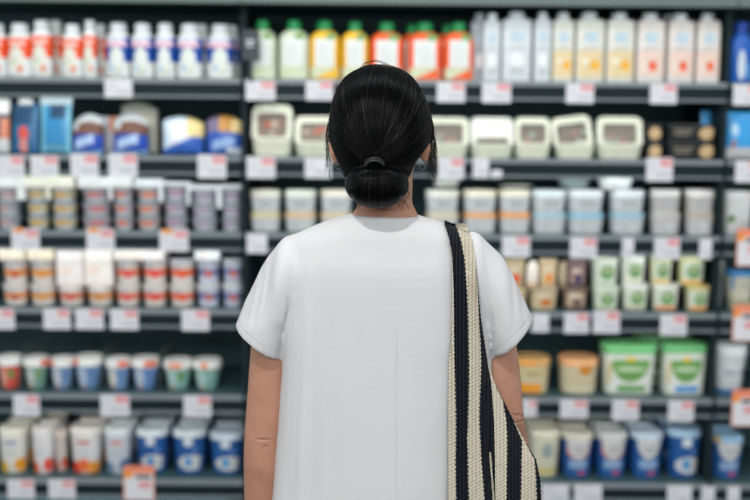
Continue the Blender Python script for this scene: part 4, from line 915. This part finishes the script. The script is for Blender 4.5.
for k in range(26): wisp([(330 + R(-1, 3), 118, .0), (328.5 + R(-2.5, 1), 134, .012), (329 + R(-4, 2), 150, .016), (329 + R(-4, 3), 158 + R(0, 26), .016)], R(.4, .9))
for k in range(130): wisp([(428 + R(-2, 2), 104 + R(0, 14), -.01), (432 + R(-2.5, 1.5), 128, 0), (433 + R(-6, 3.5), 148, .006), (434 + R(-9, 4), 158 + R(0, 26), .006)], R(.4, .95))
for k in range(7): wisp([(362 + R(-1, 2), 72, .0), (365 + R(-2, 2), 65 - R(0, 2), .0), (374, 61 - R(-1, 2), .0), (383 + R(0, 4), 63.5 - R(-1, 2), .0), (393 + R(0, 6), 69, .0)], .5)
for k in range(16): wisp([(352 + R(0, 10), 190, -.06), (355 + R(-2, 10), 200, -.05), (358 + R(-6, 8), 206 + R(0, 6), -.045)], .45)
for k in range(34): wisp([(396 + R(0, 12), 178, -.05), (401 + R(-3, 9), 192, -.048), (402 + R(-5, 9), 202 + R(0, 9), -.046)], .5)
for k in range(14): wisp([(384 + R(-14, 14), 198, -.07), (386 + R(-18, 16), 206, -.052), (387 + R(-20, 18), 211, -.050)], .45)
HAIR2 = bpy.data.materials.new('brown_black_hair'); HAIR2.use_nodes = True
_b = HAIR2.node_tree.nodes['Principled BSDF']; _b.inputs['Base Color'].default_value = (.012, .008, .0065, 1); _b.inputs['Roughness'].default_value = .32; _b.inputs['Specular IOR Level'].default_value = .26
strands('combed_hair', [p for i, p in enumerate(paths) if i % 24], .00062, HAIR, hair)
strands('loose_hair', [p for i, p in enumerate(paths) if not i % 24] + loose, .00058, HAIR2, hair)
# hair tie and small hoop earrings
tie = MB(); TG = M((22, 26, 32), .4, .4)
for k, (rr, dz) in enumerate(((.0026, 0), (.0018, .004))):
    n = 20; arc = []
    for i in range(n):
        a = math.radians(14 + 152 * i / (n - 1)); p = pp(374.5, 167 - dz / U, -.118); arc.append(p + Vector((.0135 * math.cos(a), .004 * (1 - math.sin(a)) + .004, .0095 * math.sin(a))))
    tube(tie, arc, [rr] * n, TG, 8)
tie.build('hair_tie', hair, 60, FEET)
for x, y in ((338.5, 166.5), (422.5, 167)):
    e = MB(); c = pp(x, y, .004); n = 20
    e.rings([[c + Vector(((.0045 + .0006 * math.cos(2 * math.pi * q / 6)) * math.cos(2 * math.pi * i / n), .0007 * math.sin(2 * math.pi * q / 6), (.0045 + .0006 * math.cos(2 * math.pi * q / 6)) * math.sin(2 * math.pi * i / n))) for q in range(6)] for i in list(range(n)) + [0]], M((120, 114, 104), .3, .5, .02, .9), cap=False)
    e.build('earring', woman, 60, FEET)

# ------------------------------------------------------------------ striped knitted shoulder bag
BLK = M((14, 20, 28), .7, .25, .25, scale=300); CRE = M((192, 185, 168), .8, .2, .08, scale=300)
# stripe borders in picture columns, from the shoulder down: cream, black, cream, black, slit, black, cream, black, cream, black edge
ST = {222: [443.6, 443.6, 454, 464, 464, 464, 464, 464, 464, 464, 464], 228: [446.5, 446.5, 457, 467.5, 467.5, 467.5, 467.5, 467.5, 467.5, 467.5, 467.5], 240: [450, 450, 461, 472, 472, 472, 472, 472, 472, 472, 472], 258: [452, 452.2, 464.5, 475, 475, 475, 475, 475, 475, 475, 475], 290: [452.6, 453.6, 467, 477.6, 477.8, 477.8, 477.8, 477.8, 477.8, 477.8, 477.8],
      320: [452.6, 454, 468.3, 479, 481, 481, 481, 481, 481, 481, 481], 340: [451.6, 454, 468.5, 480.2, 484, 484, 484, 484, 484, 484, 484], 360: [449, 454.3, 469, 481, 486.5, 486.5, 487, 487, 487, 487, 487], 380: [449, 455, 469, 480.5, 487, 487.2, 491, 493, 493, 493, 493], 400: [448.6, 455.5, 468.5, 479.7, 487.5, 487.9, 492.5, 502.5, 503, 503, 503], 420: [448.4, 456, 468, 479.2, 488, 488.6, 494, 506, 513, 513, 513],
      440: [448.3, 455.8, 467.2, 480.3, 489, 490, 494.6, 507, 522, 524, 524], 460: [448.2, 455.4, 468, 481.2, 489.6, 491.4, 495, 506.8, 521.6, 534.5, 536], 480: [448.2, 455.7, 468.3, 483, 491.6, 493.2, 495.2, 506.6, 521.4, 536, 540], 500: [448.2, 456, 469, 484.4, 492.4, 494.8, 495.6, 506.4, 521, 536.6, 541], 540: [448.5, 456.5, 470, 486, 493, 495.5, 497, 507, 521, 537, 542], 600: [452, 459, 472, 487, 494, 496, 498, 507, 520, 534, 539], 640: [462, 467, 477, 488, 494, 496, 498, 505, 515, 525, 529]}
SC = [CRE, BLK, CRE, BLK, CRE, BLK, CRE, BLK, CRE, BLK]
def borders(y):
    ks = sorted(ST)
    if y <= ks[0]: return ST[ks[0]]
    for a, b in zip(ks, ks[1:]):
        if a <= y <= b:
            t = (y - a) / (b - a); o = [p + (q - p) * t for p, q in zip(ST[a], ST[b])]
            if y < 452: o[5] = o[4]
            return o
    return ST[ks[-1]]
tbv = BVHTree.FromPolygons([v.co + FEET for v in top.data.vertices], [p.vertices[:] for p in top.data.polygons])
bbv = BVHTree.FromPolygons([v.co + FEET for v in body.data.vertices], [p.vertices[:] for p in body.data.polygons])
trv = BVHTree.FromPolygons([v.co + FEET for v in legs.data.vertices], [p.vertices[:] for p in legs.data.polygons])
bag = thing('shoulder_bag', 'black and cream striped knitted bag hanging from the person shoulder', 'bag', (pp(495, 588).x, PY - .06, pp(495, 588).z))
BO = bag.location
def back_y(x, y):
    ys = []; o_ = Vector((0, 0, CAMZ)); d_ = (at(x, y, 1) - o_).normalized()
    for t in (tbv, bbv, trv):
        h = t.ray_cast(o_, d_)
        if h[0]: ys.append(h[0].y)
    return min(ys + [PY + .05 - .128 * max(0, min(1, (y - 290) / 90))])
def sheet():
    mb = MB(); ys = []; y = 224.5
    while y < 586: ys.append(y); y += .72 if y < 505 else 4
    n = 176; vs = []; sid = []
    pit = 3.5
    raw = []
    for y in ys:
        b = borders(y); L, Rr = b[0], b[-1]; row = []
        for i in range(n + 1):
            x = L + (Rr - L) * i / n; p = pp(x, y); row.append([x, p, back_y(x, y)])
        raw.append((y, b, row))
    # the cloth hangs in front of the body: smooth its depth, bulge towards the middle
    dep = [[r[2] for r in row] for _, _, row in raw]
    for it in range(30):
        nd = [d[:] for d in dep]
        for j in range(len(dep)):
            for i in range(n + 1):
                a = dep[max(j - 1, 0)][i] + dep[min(j + 1, len(dep) - 1)][i] + dep[j][max(i - 1, 0)] + dep[j][min(i + 1, n)]
                nd[j][i] = min(dep[j][i], a / 4 * .6 + dep[j][i] * .4) if it < 22 else a / 4
        dep = nd
    for j, (y, b, row) in enumerate(raw):
        lo_ = max(0, min(1, (y - 330) / 150)); tops = max(0, min(1, (y - 223) / 16))
        for i, (x, p, real) in enumerate(row):
            u = i / n; d = dep[j][i] - .004 - .002 * tops
            wid = b[-1] - b[0]
            d -= (.010 + .022 * lo_) * math.sin(math.pi * max(.0, min(1, u))) ** .7 * (1 if wid > 24 else wid / 24 * .5)
            d += .006 * lo_ * math.exp(-((x - (b[4] + b[5]) / 2) / 2.6) ** 2) - .003 * lo_ * math.cos((x - b[0]) / 6.3)
            # knitted columns of slanted loops
            col = x / pit; ci = math.floor(col); fr = (col - ci) * 2 - 1
            rw = y / 3.4 + .5 * (ci % 2) + .22 * fr; fz = (rw - math.floor(rw)) * 2 - 1
            k = max(0, 1 - abs(fr) ** 2.4 - .75 * abs(fz) ** 2.4) ** .5
            d = min(d, real - (.0095 if y < 505 else .016)) - .0042 * k + .002
            edge = 0
            if i == 0: edge = -.5 * abs(math.sin(math.pi * y / 4.4))
            if i == n: edge = .5 * abs(math.sin(math.pi * y / 4.4))
            vs.append(at(x + edge, y, d))
    fs = {0: [], 1: []}
    for j in range(len(ys) - 1):
        y = ys[j]; b = borders(y); jag = 1.0 * (abs(((y / 4.4) % 1) * 2 - 1) - .5)
        for i in range(n):
            x = b[0] + (b[-1] - b[0]) * (i + .5) / n
            k = 0
            for q in range(1, 10):
                jj = jag * min(1, (b[q] - b[q - 1]) / 3, ((b[q + 1] - b[q]) if q < 10 else 9) / 3)
                if x > b[q] + (jj if q not in (4, 5, 6) else 0): k = q
            c = 1 if SC[k] is BLK else 0
            a = j * (n + 1) + i; fs[c].append((a, a + 1, a + n + 2, a + n + 1))
    mb.v = vs
    for c, m_ in ((0, CRE), (1, BLK)):
        ii = mb.mat(m_); mb.f += [list(f) for f in fs[c]]; mb.mi += [ii] * len(fs[c])
    # far side of the bag and its rim, closing the cloth (thin along the strap)
    k0 = len(mb.v); back = []
    for j, (y, b, row) in enumerate(raw):
        lo_ = max(0, min(1, (y - 345) / 120))
        for i in (range(0, n + 1, 8)):
            v = vs[j * (n + 1) + i]; u = i / n
            back.append(Vector((v.x, max(v.y + .0015, min(v.y + .004 + .030 * lo_ * math.sin(math.pi * u) ** .6, row[i][2] - .003)), v.z)))
    nb = n // 8; mb.v += back; fb = []
    for j in range(len(ys) - 1):
        for i in range(nb):
            a = k0 + j * (nb + 1) + i; fb.append([a, a + 1, a + nb + 2, a + nb + 1])
        for (i0, i1) in ((0, 0), (n, nb)):
            fb.append([j * (n + 1) + i0, (j + 1) * (n + 1) + i0, k0 + (j + 1) * (nb + 1) + i1, k0 + j * (nb + 1) + i1])
    for f in fb: mb.f.append(f); mb.mi.append(mb.mat(BLK))
    jl = len(ys) - 1
    for i in range(nb):
        for q in range(8): pass
        mb.f.append([jl * (n + 1) + q for q in range(i * 8, i * 8 + 9)] + [k0 + jl * (nb + 1) + i + 1, k0 + jl * (nb + 1) + i]); mb.mi.append(0)
    o = mb.build('knitted_body', bag, 0, BO)
    o.data.polygons.foreach_set('use_smooth', [True] * len(o.data.polygons))
    return [vs[i] for i in range(n + 1)]
topedge = sheet()
# the strap goes on over the shoulder and down the chest
def strap():
    mb = MB(); n = 10; rows = []
    L0, R0 = topedge[0], topedge[-1]
    for k in range(26):
        t = k / 25; row = []
        for i in range(n + 1):
            p = L0.lerp(R0, i / n); y = p.y + t * (PY + .14 - p.y)
            h = max((q[0].z for q in (tv.ray_cast(Vector((p.x, min(y, PY + .07), 2.0)), Vector((0, 0, -1))) for tv in (tbv,)) if q[0]), default=1.2)
            f = tbv.ray_cast(Vector((p.x, 2.4, p.z - .12 * max(0, t - .6))), Vector((0, -1, 0)))
            z = h + .0015 if k else p.z
            row.append(Vector((p.x + .01 * t, y, z)))
        rows.append(row)
    # down the front
    for k in range(1, 16):
        z = rows[25][0].z - .02 * k; row = []
        for i in range(n + 1):
            p = rows[25][i]; h = tbv.ray_cast(Vector((p.x, 2.6, z)), Vector((0, -1, 0))); row.append(Vector((p.x, (h[0].y if h[0] else PY + .1) + .006, z)))
        rows.append(row)
    vs = [p for r in rows for p in r]; N = len(vs); m = n + 1
    vs2 = vs + [v + Vector((0, -.002 if i // m > 22 else 0, .002 if i // m <= 22 else 0)) for i, v in enumerate(vs)]
    for i in range(n):
        fs = []
        for j in range(len(rows) - 1):
            a = j * m + i; fs += [(a, a + 1, a + m + 1, a + m), (N + a, N + a + 1, N + a + m + 1, N + a + m)]
        if i in (0, n - 1):
            e = 0 if i == 0 else n
            for j in range(len(rows) - 1): a = j * m + e; fs.append((a, a + m, N + a + m, N + a))
        if i == 0: mb.v = [Vector(v) for v in vs2]
        ii = mb.mat(BLK if i < n / 2 else CRE); mb.f += [list(f) for f in fs]; mb.mi += [ii] * len(fs)
    mb.build('strap', bag, 60, BO)
strap()
